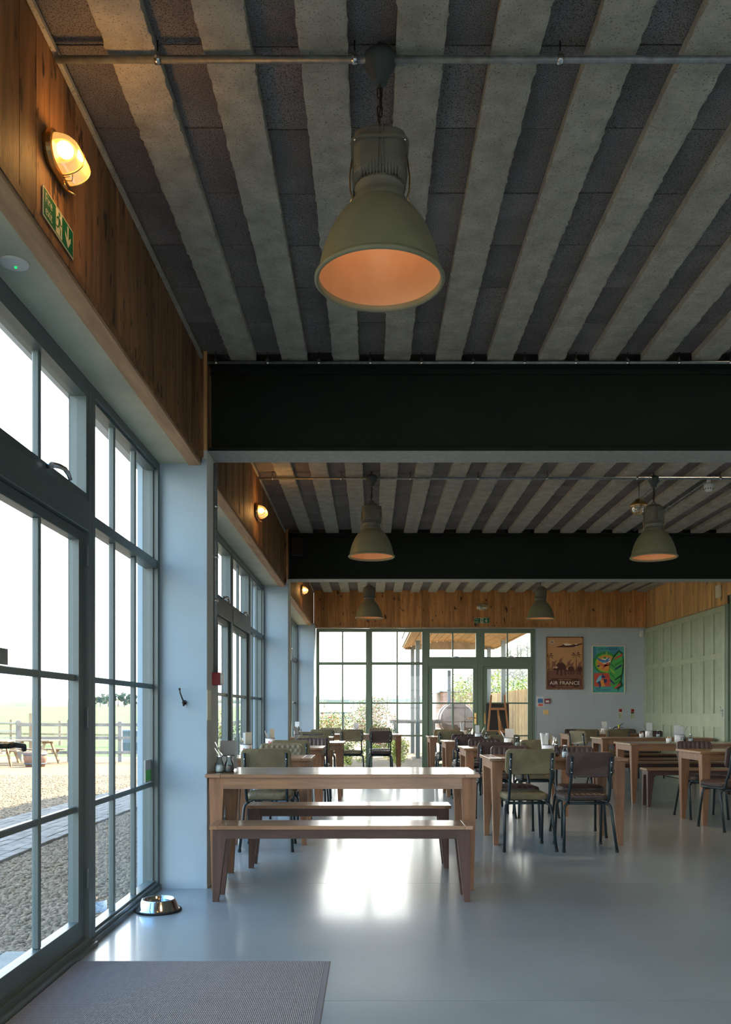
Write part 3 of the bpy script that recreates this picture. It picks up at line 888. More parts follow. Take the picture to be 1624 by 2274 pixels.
table('dining_table', 'table at the right edge with two brown chairs', 3.38, 4.62, 8.78, 9.50)
table('dining_table', 'long table with mug thirteen and benches on both sides', 3.33, 5.13, 11.0, 11.75)
table('dining_table', 'long table with mug twelve and benches, next beyond mug thirteen', 3.58, 5.33, 13.3, 14.0)
table('dining_table', 'table with mug eleven below the extinguisher signs', 3.55, 5.05, 15.45, 16.15)
bench('bench on the near side of the table with mug thirteen', 3.40, 5.10, 10.55, 10.82)
bench('bench on the far side of the table with mug thirteen', 3.45, 5.12, 11.95, 12.2)
bench('bench on the near side of the table with mug twelve', 3.65, 5.30, 12.85, 13.1)
bench('bench on the far side of the table with mug twelve', 3.65, 5.30, 14.2, 14.45)

# ---- chairs: window row
chair('o', -0.885, 7.16, 'away', 'olive chair seen from behind just past the long front table')
chair('o', -0.888, 8.42, 'to', 'olive diamond-quilted chair facing the camera behind the first window table')
chair('o', -0.885, 9.35, 'away', 'olive chair seen from behind at the second window table')
chair('b', -0.765, 10.86, 'to', 'dark brown chair facing the camera behind the second window table')
chair('o', -0.755, 11.12, 'away', 'olive chair seen from behind at the third window table')
chair('b', -0.93, 12.75, 'to', 'dark brown chair mostly hidden, facing the camera behind the third window table')
chair('o', -0.95, 13.15, 'away', 'olive chair seen from behind at the fourth window table, half behind a mug')
chair('o', -0.855, 14.98, 'away', 'olive chair seen from behind at the left end of the far window table')
chair('o', -0.78, 16.42, 'to', 'olive quilted chair facing the camera at the left of the far window table')
chair('o', -0.345, 15.0, 'away', 'faded olive chair seen from behind at the middle of the far window table')
chair('b', 0.165, 14.95, 'away', 'dark brown chair seen from behind in front of the far window table')
chair('o', 0.155, 16.42, 'to', 'olive quilted chair showing above the brown chair at the far window table')
# ---- middle row
chair('o', 1.337, 7.16, 'away', 'olive chair with a diamond-quilted seat in front of the mug seven table', 0.04)
chair('b', 1.835, 7.14, 'away', 'dark brown chair in front of the mug seven table')
chair('b', 1.372, 8.45, 'to', 'brown fluted chair facing the camera at the left of the mug seven table')
chair('b', 1.985, 8.45, 'to', 'brown fluted chair facing the camera at the right of the mug seven table')
chair('o', 1.85, 9.42, 'away', 'olive chair seen from behind at the right of the mug eight table')
chair('b', 1.37, 9.40, 'away', 'dark brown chair seen from behind at the left of the mug eight table')
chair('b', 1.40, 10.62, 'to', 'brown fluted chair facing the camera at the mug eight table')
chair('o', 1.79, 11.5, 'away', 'olive chair seen from behind at the right of the mug nine table')
chair('b', 1.33, 11.55, 'away', 'dark brown chair seen from behind at the left of the mug nine table')
chair('b', 1.39, 12.72, 'to', 'brown fluted chair facing the camera at the mug nine table')
chair('o', 1.27, 13.62, 'away', 'olive chair seen from behind at the left of the farthest middle table')
chair('o', 1.84, 13.75, 'away', 'olive chair seen from behind at the right of the farthest middle table')
chair('o', 1.30, 14.98, 'to', 'olive quilted chair facing the camera at the farthest middle table')
# ---- right side
chair('b', 3.68, 9.78, 'to', 'brown fluted chair facing the camera at the right edge table')
chair('b', 3.66, 8.36, 'away', 'dark brown chair cut by the right edge of the picture', 0.22)
chair('o', 3.80, 15.02, 'away', 'olive chair seen from behind at the left of the mug eleven table')
chair('o', 4.33, 14.98, 'away', 'olive chair seen from behind below the fire extinguisher')
chair('b', 3.92, 16.5, 'to', 'brown chair facing the camera at the left of the mug eleven table')
chair('b', 4.90, 16.5, 'to', 'brown chair facing the camera at the right of the mug eleven table')
chair('b', 4.93, 15.04, 'away', 'dark brown chair seen from behind beside the green folding doors')
chair('o', 3.30, 13.72, 'away', 'sunlit pale olive chair turned sideways at the end of the mug twelve table', -1.15)

# ================================================================== table ware
NUMW = {'7': 'seven', '8': 'eight', '9': 'nine', '11': 'eleven', '12': 'twelve', '13': 'thirteen'}
def make_mug(label, number, x, y, z=0.768, r=0.054, h=0.105, rot=0.0, red=False, numang=0.0):
    t = thing('enamel_mug', label, 'mug', (x, y, z), rot, 'enamel mugs holding cutlery')
    body = MB()
    body.lathe([(0, 0.0), (r * 0.9, 0.0), (r, 0.006), (r, h), (r - 0.003, h), (r - 0.004, 0.008), (0, 0.008)], n=28)
    body.build('body', 'enamel', t)
    rim = MB(); rim.tube([(r * math.cos(a) * 1.005, r * math.sin(a) * 1.005, h) for a in [2 * PI * k / 28 for k in range(28)]], 0.0026, 6, closed=True)
    rim.build('rim', 'enamel_rim', t)
    hd = MB(); hd.tube([(0, r - 0.002, h * 0.8), (0, r + 0.022, h * 0.83), (0, r + 0.034, h * 0.65), (0, r + 0.032, h * 0.42), (0, r + 0.015, h * 0.24), (0, r - 0.002, h * 0.22)], 0.0055, 8)
    hd.build('handle', 'enamel', t)
    pr = MB()
    def wrap(u, v, w_):
        a = numang - PI / 2 + u / r
        rr = r + 0.0007 + w_
        return (rr * math.cos(a), rr * math.sin(a), h * 0.50 + v)
    if red:
        for k in range(9):
            u = -0.034 + k * 0.0085; v = 0.010 * math.sin(k * 1.9)
            hh = 0.014 + 0.006 * math.cos(k * 2.3)
            pr.add([wrap(u - 0.0036, v - hh, 0), wrap(u + 0.0030, v - hh * 0.8, 0), wrap(u + 0.0034, v + hh, 0), wrap(u - 0.0030, v + hh * 0.9, 0)], [(0, 1, 2, 3)])
        pr.build('printed_mark', 'print_red', t)
    elif number:
        text_on(pr, number, 0.062, wrap)
        pr.build('printed_number', 'print_black', t)
    return t
def cutlery_piece(kind, base, top, label, group):
    """handle-up cutlery leaning in a mug"""
    name = kind
    b = Vector(base); e = Vector(top); d = (e - b); L = d.length
    o = MB()
    if kind == 'knife':
        o.bar((0, 0, 0), (0, 0, L), 0.016, 0.005)
    elif kind == 'fork':
        o.bar((0, 0, 0), (0, 0, L * 0.62), 0.008, 0.0035)
        o.bar((0, 0, L * 0.62), (0, 0, L * 0.78), 0.022, 0.003)
        for q in (-0.008, -0.0027, 0.0027, 0.008): o.bar((q, 0, L * 0.78), (q, 0.004, L), 0.0028, 0.002)
    else:
        o.bar((0, 0, 0), (0, 0, L * 0.7), 0.008, 0.0035)
        o.sphere((0, 0, L * 0.86), 0.019, 10, sz=1.45, sy=0.25)
    ob = o.build(name, 'cutlery')
    ob.rotation_euler = d.to_track_quat('Z', 'Y').to_euler(); ob.location = base
    tag(ob, label, name, group)
    return ob
def menu_card(x, y, z, wd, ht, label, m='paper', tilt=0.0, rz=0.0, fold=True, cat='menu'):
    o = MB()
    o.add([(-wd / 2, 0, 0), (wd / 2, 0, 0), (wd / 2, 0.0, ht), (-wd / 2, 0.0, ht)], [(0, 1, 2, 3)])
    mb = MB(); mb.bar((0, 0, 0), (0, tilt, ht), wd, 0.0016, up=(0, 1, 0))
    if fold: mb.bar((wd * 0.1, 0.010, 0), (-wd * 0.02, tilt + 0.022, ht * 0.93), wd * 0.85, 0.0014, up=(0, 1, 0))
    ob = mb.build('menu_card' if cat == 'menu' else 'napkin', m)
    ob.location = (x, y, z); ob.rotation_euler = (0, 0, rz); tag(ob, label, cat, 'paper standing in the mugs')
    return ob
def napkins(x, y, z, label, m='paper', n=4, hgt=0.17, wd=0.05):
    mb = MB()
    for k in range(n):
        dx = -0.018 + 0.012 * k
        mb.bar((dx * 0.7, 0.004 * (k % 2), 0), (dx * 1.5 - 0.01, 0.008 * (k % 2), hgt - 0.008 * (k % 3)), 0.010 + wd * 0.12, wd, up=(0, 1, 0))
    ob = mb.build('napkin_bundle', m, None, 0.002); ob.location = (x, y, z); tag(ob, label, 'napkins', 'paper standing in the mugs'); return ob
def bottle(x, y, label, filling='salt', z=0.768, h=0.112, r=0.031, group='little glass milk bottles of salt and pepper'):
    t = thing('shaker_bottle', label, 'bottle', (x, y, z), 0, group)
    b = MB(); b.lathe([(0, 0), (r * 0.92, 0), (r, 0.006), (r, h * 0.42), (r * 0.86, h * 0.56), (r * 0.56, h * 0.74), (r * 0.52, h * 0.86), (r * 0.62, h * 0.88), (r * 0.62, h * 0.93), (r * 0.5, h * 0.935)], n=20)
    b.build('glass_body', 'jar_glass', t)
    f = MB(); f.lathe([(0, 0.004), (r * 0.88, 0.005), (r * 0.9, h * 0.36), (r * 0.5, h * 0.45), (0, h * 0.47)], n=16); f.build('filling', filling, t)
    c = MB(); c.cyl((0, 0, 0), r * 0.60, h * 0.935, h, 18); c.build('lid', 'steel', t)
    return t
def sachets(x, y, label, potted=True, z=0.768, cols=('sachet_red', 'sachet_white', 'sachet_tan')):
    t = thing('sachet_pot' if potted else 'sachet_pile', label, 'sachets', (x, y, z), 0, 'sugar and sauce sachets')
    if potted:
        b = MB(); b.lathe([(0, 0), (0.033, 0), (0.036, 0.06), (0.034, 0.06), (0.031, 0.004), (0, 0.004)], n=18); b.build('pot', 'enamel', t)
        z0 = 0.02
    else: z0 = 0.0
    rr = random.Random(int(x * 1000))
    for k in range(7):
        mb = MB(); a = rr.uniform(0, PI); dx, dy = rr.uniform(-0.018, 0.018), rr.uniform(-0.012, 0.012)
        if potted: mb.bar((dx, dy, z0), (dx * 1.5, dy * 1.5, z0 + 0.062), 0.028, 0.004, up=(math.cos(a), math.sin(a), 0))
        else: mb.bar((dx * 1.8 - 0.025, dy * 2, 0.006 * k + 0.004), (dx * 1.8 + 0.025, dy * 2 + 0.01, 0.006 * k + 0.004 + 0.003), 0.03, 0.005)
        mb.build('sachet', cols[k % len(cols)], t)
    return t

T = 0.768
def setting(x, y, num, place, cards, cutl, red=False, r=0.054, h=0.105, numang=0.0, rot=0.0):
    what = ('white enamel mug with red print on %s' % place) if red else ('white enamel mug numbered %s on %s' % (NUMW[num], place) if num else 'white enamel mug on %s' % place)
    make_mug(what, num, x, y, T, r, h, rot, red, numang)
    where = 'the mug on %s' % place
    nth = 0
    for c in cards:
        nth += 1
        kind, dx, dy, wd, ht, m = c[:6]
        if kind == 'menu': menu_card(x + dx, y + dy, T + 0.012, wd, ht, '%s%s menu card in %s' % ('folded ' if nth == 1 else 'second, narrower ', {'paper': 'white', 'menu_grey': 'grey', 'menu_kraft': 'buff'}[m], where), m, 0.012 if len(c) < 7 else c[6])
        else: napkins(x + dx, y + dy, T + 0.012, 'bundle of white paper napkins standing in %s' % where, m, hgt=ht, wd=wd)
    seen_k = {}
    for kind, b, e in cutl:
        seen_k[kind] = seen_k.get(kind, 0) + 1
        lean = '' if seen_k[kind] == 1 else ', the more upright right one' if e[0] < 0 else ', the one leaning farther right'
        cutlery_piece(kind, (x + b[0], y + b[1], T + 0.012), (x + e[0], y + e[1], T + e[2]), 'steel %s leaning in %s%s' % (kind, where, lean), 'cutlery in the mugs')
std = [('knife', (0.01, 0.01), (-0.065, 0.0, 0.19)), ('fork', (0.0, -0.015), (-0.045, -0.02, 0.185)), ('spoon', (0.02, 0.02), (-0.035, 0.02, 0.175))]
std_r = [('knife', (-0.01, 0.01), (0.075, 0.0, 0.185)), ('fork', (0.0, -0.015), (0.06, -0.02, 0.17))]
# nearest table
setting(-1.015, 5.98, '', 'the long front table', [('menu', 0.012, 0.02, 0.118, 0.195, 'menu_grey')],
        [('fork', (0.01, 0.01), (-0.10, 0.0, 0.185)), ('knife', (0.02, 0.0), (-0.075, -0.02, 0.20)), ('spoon', (0.03, -0.01), (-0.055, -0.03, 0.17))], r=0.056)
bottle(-1.03, 5.80, 'glass bottle of salt, left of the pair on the front table', 'salt')
bottle(-0.965, 5.80, 'glass bottle of pepper, right of the pair on the front table', 'pepper')
setting(-1.175, 8.02, '', 'the first window table', [('menu', 0.02, 0.02, 0.06, 0.205, 'menu_kraft'), ('menu', -0.012, 0.03, 0.045, 0.20, 'paper')],
        [('fork', (0.0, 0.0), (-0.05, -0.02, 0.165)), ('spoon', (0.0, -0.02), (-0.03, -0.03, 0.16))], red=True, numang=0.3)
setting(-1.165, 9.85, '', 'the second window table', [('menu', 0.018, 0.02, 0.055, 0.20, 'menu_kraft')],
        [('knife', (0.0, 0.0), (-0.06, -0.02, 0.19)), ('fork', (0.0, -0.02), (-0.04, -0.03, 0.165))], red=True, numang=0.4)
setting(-0.985, 11.52, '', 'the third window table', [('napkin', -0.015, 0.02, 0.05, 0.20, 'paper')],
        [('spoon', (0.0, 0.0), (0.015, -0.01, 0.20)), ('spoon', (0.02, -0.01), (0.045, -0.01, 0.185))])
setting(-1.20, 13.8, '', 'the fourth window table', [('menu', 0.0, 0.02, 0.07, 0.235, 'paper')], [('knife', (0, 0), (0.04, 0, 0.17))], red=True, numang=0.5, r=0.045)
setting(-0.29, 15.72, '', 'the far window table', [('menu', 0.012, 0.02, 0.085, 0.20, 'paper')], std[:2])
bottle(-0.19, 15.70, 'small glass bottle beside the mug on the far window table', 'pepper', h=0.09)
# middle row
setting(1.63, 7.88, '7', 'the nearest middle table', [('napkin', -0.025, 0.01, 0.055, 0.20, 'paper'), ('menu', 0.03, 0.0, 0.02, 0.19, 'menu_kraft')],
        [('fork', (0.02, 0.0), (0.045, 0.0, 0.185)), ('fork', (0.025, 0.01), (0.06, 0.01, 0.175)), ('spoon', (0.03, -0.01), (0.075, -0.01, 0.17))], numang=0.35, r=0.056)
bottle(1.735, 7.66, 'glass bottle of salt in front of the pair beside mug seven', 'salt')
bottle(1.705, 7.90, 'glass bottle behind, nearer to mug seven', 'pepper')
sachets(1.50, 7.95, 'red sauce sachets piled left of mug seven', False)
setting(1.60, 9.95, '8', 'the second middle table', [('menu', 0.01, 0.02, 0.10, 0.20, 'paper')], [('knife', (0.0, 0.0), (-0.10, 0.0, 0.185)), ('fork', (0.0, -0.01), (-0.085, -0.01, 0.17))], numang=0.55)
bottle(1.69, 9.95, 'glass bottle right of mug eight', 'salt')
sachets(1.49, 10.0, 'white sachets piled left of mug eight', False, cols=('sachet_white', 'sachet_tan'))
setting(1.515, 12.05, '9', 'the third middle table', [('menu', -0.018, 0.02, 0.06, 0.205, 'paper')], std_r, numang=0.45)
bottle(1.62, 12.05, 'glass bottle right of mug nine', 'salt')
sachets(1.41, 12.0, 'red sachets left of mug nine', False)
setting(1.53, 14.2, '', 'the farthest middle table', [('napkin', -0.01, 0.02, 0.05, 0.22, 'paper')], [], r=0.052)
bottle(1.63, 14.2, 'glass bottle on the farthest middle table', 'salt')
# right side
setting(4.085, 11.35, '13', 'the long table before the green doors', [('menu', -0.02, 0.01, 0.085, 0.215, 'paper'), ('menu', 0.045, 0.02, 0.04, 0.20, 'paper')],
        [('knife', (0.0, 0.0), (0.11, 0.0, 0.215))], numang=0.45, r=0.056)
bottle(4.235, 11.35, 'glass bottle in front, right of mug thirteen', 'salt')
bottle(4.20, 11.5, 'glass bottle behind, right of mug thirteen', 'pepper')
sachets(3.93, 11.3, 'white pot of coloured sachets left of mug thirteen')
setting(4.42, 13.62, '12', 'the second long table on the right', [('menu', 0.012, 0.01, 0.095, 0.22, 'paper')], [('fork', (0, 0), (-0.085, 0, 0.20))], numang=0.25, r=0.056)
bottle(4.56, 13.6, 'glass bottle right of mug twelve', 'salt')
sachets(4.28, 13.55, 'white pot of sachets left of mug twelve')
setting(4.28, 15.75, '11', 'the farthest right table', [('menu', 0.012, 0.01, 0.10, 0.215, 'paper')], [('fork', (0, 0), (-0.06, 0, 0.21))], numang=0.35, r=0.052)
bottle(4.40, 15.75, 'glass bottle right of mug eleven', 'pepper')
sachets(4.18, 15.7, 'pot of sachets left of mug eleven')

# ================================================================== pendant lamps
def make_pendant():
    t = thing('pendant_lamp', 'lamp', 'pendant lamp', (0, 0, 0), 0, 'industrial pendant lamps')
    zr = -(ZC - 2.726)    # rim height below ceiling; root stands at the ceiling
    Z = lambda z: z - ZC
    # shade: outer shell
    prof = [(0.092, 3.008), (0.095, 2.995), (0.108, 2.985), (0.122, 2.972), (0.142, 2.950), (0.163, 2.920), (0.181, 2.885), (0.197, 2.845), (0.209, 2.805), (0.217, 2.77), (0.2215, 2.742)]
    b = MB(); b.lathe([(r_, Z(z_)) for r_, z_ in prof], n=64)
    sh = b.build('shade', 'lamp_paint', t)
    b = MB(); b.lathe([(r_ - 0.003, Z(z_)) for r_, z_ in reversed(prof)], n=64)
    b.lathe([(0.089, Z(3.006)), (0.0, Z(3.006))], n=64)
    b.build('inner_reflector', 'lamp_inner', sh)
    b = MB(); b.lathe([(0.2215, Z(2.744)), (0.229, Z(2.741)), (0.2345, Z(2.733)), (0.2345, Z(2.727)), (0.229, Z(2.721)), (0.222, Z(2.722)), (0.2175, Z(2.73)), (0.2185, Z(2.744))], n=64)
    b.build('rolled_rim', 'lamp_paint', sh)
    # neck rings
    b = MB(); b.lathe([(0.0945, Z(2.997)), (0.0945, Z(3.014)), (0.088, Z(3.020)), (0.0855, Z(3.034)), (0.0865, Z(3.048)), (0.089, Z(3.050)), (0.089, Z(3.062)), (0.083, Z(3.07)), (0.0, Z(3.07))], n=48)
    b.build('neck', 'lamp_cast', t)
    # bolted gear housing: rounded square body
    def sq(w_, d_, r, z0, z1, mb, w1=None):
        p0 = rounded(w_, d_, r, 5); p1 = rounded(w1 or w_, (w1 or w_) * d_ / w_, r, 5); n = len(p0)
        mb.add([(x, y, Z(z0)) for x, y in p0] + [(x, y, Z(z1)) for x, y in p1], [(k, (k + 1) % n, n + (k + 1) % n, n + k) for k in range(n)], 0, True)
        mb.add([(x, y, Z(z1)) for x, y in p1], [tuple(range(n))]); mb.add([(x, y, Z(z0)) for x, y in p0], [tuple(reversed(range(n)))])
    b = MB(); sq(0.158, 0.158, 0.05, 3.068, 3.085, b, 0.184); sq(0.184, 0.184, 0.05, 3.085, 3.178, b)
    b.build('gear_housing', 'lamp_cast', t, 0)
    b = MB(); sq(0.206, 0.206, 0.045, 3.178, 3.188, b); b.build('clamp_flange', 'lamp_cast', t)
    b = MB(); sq(0.186, 0.186, 0.055, 3.188, 3.222, b, 0.182); sq(0.182, 0.182, 0.06, 3.222, 3.236, b, 0.150)
    b.lathe([(0.073, Z(3.236)), (0.066, Z(3.248)), (0.048, Z(3.258)), (0.02, Z(3.263)), (0, Z(3.263))], n=32)
    b.build('lid', 'lamp_cast', t)
    for side in range(4):
        a = side * PI / 2; c_, s_ = math.cos(a), math.sin(a)
        for q in (-0.008, 0.008):
            rb = MB()
            def Pt(u, d, z): return (c_ * u - s_ * d, s_ * u + c_ * d, Z(z))
            for (z0, z1, dd) in ((3.085, 3.178, -0.0935), (3.189, 3.234, -0.0935)):
                p = [Pt(q - 0.002, dd - 0.005, z0), Pt(q + 0.002, dd - 0.005, z0), Pt(q + 0.002, dd + 0.004, z0), Pt(q - 0.002, dd + 0.004, z0)]
                u_ = [Pt(q - 0.002, dd - 0.005, z1), Pt(q + 0.002, dd - 0.005, z1), Pt(q + 0.002, dd + 0.004, z1), Pt(q - 0.002, dd + 0.004, z1)]
                rb.hexa(p, u_)
            rb.build('casting_rib', 'lamp_cast', t)
        for k in range(13):
            u = -0.066 + 0.011 * k
            fb = MB(); y0 = -math.sqrt(max(0.0, 0.1005 ** 2 - (u * 0.75) ** 2))
            p = [Pt(u - 0.0018, y0 + 0.008, 3.056), Pt(u + 0.0018, y0 + 0.008, 3.056), Pt(u + 0.0018, y0 + 0.026, 3.056), Pt(u - 0.0018, y0 + 0.026, 3.056)]
            q2 = [Pt(u - 0.0018, y0, 3.104), Pt(u + 0.0018, y0, 3.104), Pt(u + 0.0018, y0 + 0.022, 3.104), Pt(u - 0.0018, y0 + 0.022, 3.104)]
            fb.hexa(p, q2); fb.build('cooling_fin', 'lamp_cast', t)
        sc_ = MB(); sc_.sphere(Pt(0.088, -0.088, 3.177), 0.005, 8); sc_.build('screw', 'chrome', t)
    for s_ in (-1, 1):
        cl = MB(); cl.tube([(s_ * 0.1, 0, Z(3.165)), (s_ * 0.108, 0, Z(3.10)), (s_ * 0.106, 0, Z(3.05)), (s_ * 0.098, 0, Z(3.03)), (s_ * 0.106, 0, Z(3.005))], 0.0028, 6)
        cl.build('spring_clip', 'brass', t)
    # hanging loop, chain and ceiling rose
    lp = MB(); lp.tube([(-0.018, 0, Z(3.255)), (-0.019, 0, Z(3.272)), (-0.011, 0, Z(3.284)), (0, 0, Z(3.287)), (0.011, 0, Z(3.284)), (0.019, 0, Z(3.272)), (0.018, 0, Z(3.255))], 0.0038, 8)
    lp.build('hanging_loop', 'chain', t)
    z = 3.281
    for k in range(4):
        lk_ = MB(); L = 0.042; r_ = 0.0085; pts = []
        for q in range(14):
            a = 2 * PI * q / 14; px = r_ * math.cos(a); pz = (L / 2 - r_) * (1 if math.sin(a) >= 0 else -1) + r_ * math.sin(a) + L / 2
            pts.append((px, 0, Z(z) + pz) if k % 2 else (0, px, Z(z) + pz))
        lk_.tube(pts, 0.0026, 6, closed=True); lk_.build('chain_link', 'chain', t)
        z += L - 0.0085
    st = MB(); st.tube([(0, 0, Z(z + 0.005)), (0, 0, Z(3.452))], 0.0045, 8); st.build('hook_stem', 'chain', t)
    cb = MB(); cb.tube([(0.004, 0, Z(3.262)), (-0.006, 0.004, Z(3.31)), (0.006, -0.003, Z(3.36)), (0.0, 0.003, Z(3.44))], 0.0032, 6); cb.build('power_cable', 'chain', t)
    rs = MB(); rs.lathe([(0, Z(3.432)), (0.022, Z(3.432)), (0.026, Z(3.438)), (0.034, Z(3.462)), (0.052, Z(3.492)), (0.060, Z(3.512)), (0.0605, Z(3.524)), (0.056, Z(3.534)), (0.032, Z(3.546)), (0.010, Z(3.55)), (0, Z(3.55))], n=40)
    rs.build('ceiling_rose', 'rose', t)
    su = MB(); su.tube([(0, 0, Z(3.548)), (0, 0, Z(ZC))], 0.0105, 10); su.build('ceiling_stem', 'rose', t)
    bulb = MB(); bulb.sphere((0, 0, Z(2.93)), 0.028, 16, sz=1.5); bulb.build('bulb', 'clear_lens', t)
    return t
pend = make_pendant()
LAMPS = [(0.030, 3.075, 'large pendant lamp nearest the camera'), (0.002, 8.56, 'pendant lamp in the second bay, left one, seen against the beam'),
         (2.84, 8.60, 'pendant lamp in the second bay, right one, seen against the beam'),
         (-0.035, 14.15, 'small looking pendant lamp over the far window tables, left one'), (2.82, 14.25, 'small looking pendant lamp before the far timber band, right one'),
         (2.84, 3.075, 'pendant lamp in the nearest bay on the right, outside the picture')]
for i, (x, y, lb_) in enumerate(LAMPS[:5]):
    t = use(pend, USED, (x, y, ZC), 0 if i in (0, 2) else PI / 4 * 0.0, lb_)
    li = bpy.data.lights.new('bulb_light', 'POINT'); li.energy = 0.26; li.color = (1.0, 0.60, 0.30); li.shadow_soft_size = 0.03
    lo = bpy.data.objects.new('bulb_light', li); lo.location = (x, y, 2.86); COL.objects.link(lo)
    li = bpy.data.lights.new('lamp_fill_spot', 'SPOT'); li.energy = 30; li.color = (1.0, 0.66, 0.36); li.shadow_soft_size = 0.06; li.spot_size = math.radians(125); li.spot_blend = 0.8  # spot added in each shade for warm bounced fill light
    lo = bpy.data.objects.new('lamp_fill_spot', li); lo.location = (x, y, 2.76); COL.objects.link(lo)

# ================================================================== wall lamps on the timber
def make_wall_lamp():
    t = thing('wall_lamp', 'lamp', 'wall lamp', (0, 0, 0), 0, 'brass bulkhead wall lamps')
    def oval(ry, rz, L, n=32):      # stadium outline in the wall plane
        out = []
        for k in range(n):
            a = 2 * PI * k / n; cy = L if math.cos(a) >= 0 else -L
            out.append((cy + ry * math.cos(a), rz * math.sin(a)))
        return out
    n = 32; b = MB(); rings = []
    for (x_, r_) in ((0.0, 0.062), (0.010, 0.066), (0.026, 0.064), (0.030, 0.056)):
        rings.append([(x_, y, z) for y, z in oval(r_, r_, 0.055, n)])
    vs = [p for r_ in rings for p in r_]
    b.add(vs, [(i * n + k, i * n + (k + 1) % n, (i + 1) * n + (k + 1) % n, (i + 1) * n + k) for i in range(3) for k in range(n)] + [tuple(3 * n + k for k in range(n)), tuple(reversed(range(n)))])
    b.build('base_plate', 'brass', t)
    g = MB(); vs = []; m = 14; N = 30
    for i in range(N + 1):          # ribbed half capsule, axis along the wall
        u = -0.108 + 0.216 * i / N; e_ = max(0, abs(u) - 0.05) / 0.058
        r_ = 0.054 * math.sqrt(max(0.0004, 1 - e_ * e_)) + 0.0010 * (i % 2)
        for k in range(m + 1):
            a = -PI / 2 + PI * k / m; vs.append((0.028 + max(0, r_ * math.cos(a)) * 1.45, u, r_ * math.sin(a)))
    g.add(vs, [(i * (m + 1) + k, i * (m + 1) + k + 1, (i + 1) * (m + 1) + k + 1, (i + 1) * (m + 1) + k) for i in range(N) for k in range(m)], 0, True)
    g.build('ribbed_glass', 'ribbed_glass', t)
    bl = MB(); bl.sphere((0.060, -0.050, 0), 0.036, 14, sy=1.35); bl.build('bulb', 'lamp_glow', t)
    for u in (-0.005, 0.066):
        e_ = max(0, abs(u) - 0.05) / 0.058; r_ = 0.056 * math.sqrt(1 - e_ * e_)
        c = MB(); c.tube([(0.026 + max(0, math.cos(-PI / 2 + PI * k / 16)) * r_ * 1.47, u, r_ * 1.02 * math.sin(-PI / 2 + PI * k / 16)) for k in range(17)], 0.0026, 6); c.build('guard_ring', 'brass', t)
    hn = MB(); hn.tube([(0.02, 0.02, -0.070), (0.02, 0.06, -0.070)], 0.007, 8); hn.tube([(0.02, 0.055, -0.074), (0.05, 0.07, -0.084)], 0.003, 6); hn.build('hinge_screw', 'brass', t)
    ct = MB(); ct.tube([(0.03, -0.004, -0.066), (0.055, -0.012, -0.066), (0.062, 0.004, -0.050), (0.055, 0.018, -0.064), (0.03, 0.012, -0.066)], 0.0018, 6); ct.build('catch', 'brass', t)
    cv = MB(); cv.box(0.0, 0.032, -0.016, 0.016, 0.062, 0.088); cv.build('cable_gland', 'brass', t)
    return t
wlp = make_wall_lamp()
for i, (y, z, lb_) in enumerate([(3.08, 3.165, 'lit brass bulkhead lamp on the near timber band above the fire exit sign'), (8.47, 3.155, 'lit brass bulkhead lamp on the timber band of the second bay'),
                                 (13.9, 3.15, 'lit brass bulkhead lamp on the timber band of the farthest bay')]):
    use(wlp, USED, (XL + 0.001, y, z), 0, lb_)
    li = bpy.data.lights.new('wall_lamp_light', 'POINT'); li.energy = 1.3; li.color = (1.0, 0.52, 0.16); li.shadow_soft_size = 0.035
    lo = bpy.data.objects.new('wall_lamp_light', li); lo.location = (XL + 0.15, y, z); COL.objects.link(lo)
# unlit bulkhead on the far timber
fb = dup(wlp, (2.19, YF - 0.041, 3.235), -PI / 2, 'unlit brass bulkhead lamp on the far timber above the exit sign')
for ch in fb.children:
    if ch.name.startswith('bulb') or ch.name.startswith('ribbed'):
        ch.data = ch.data.copy(); ch.data.materials[0] = MATS['clear_lens']

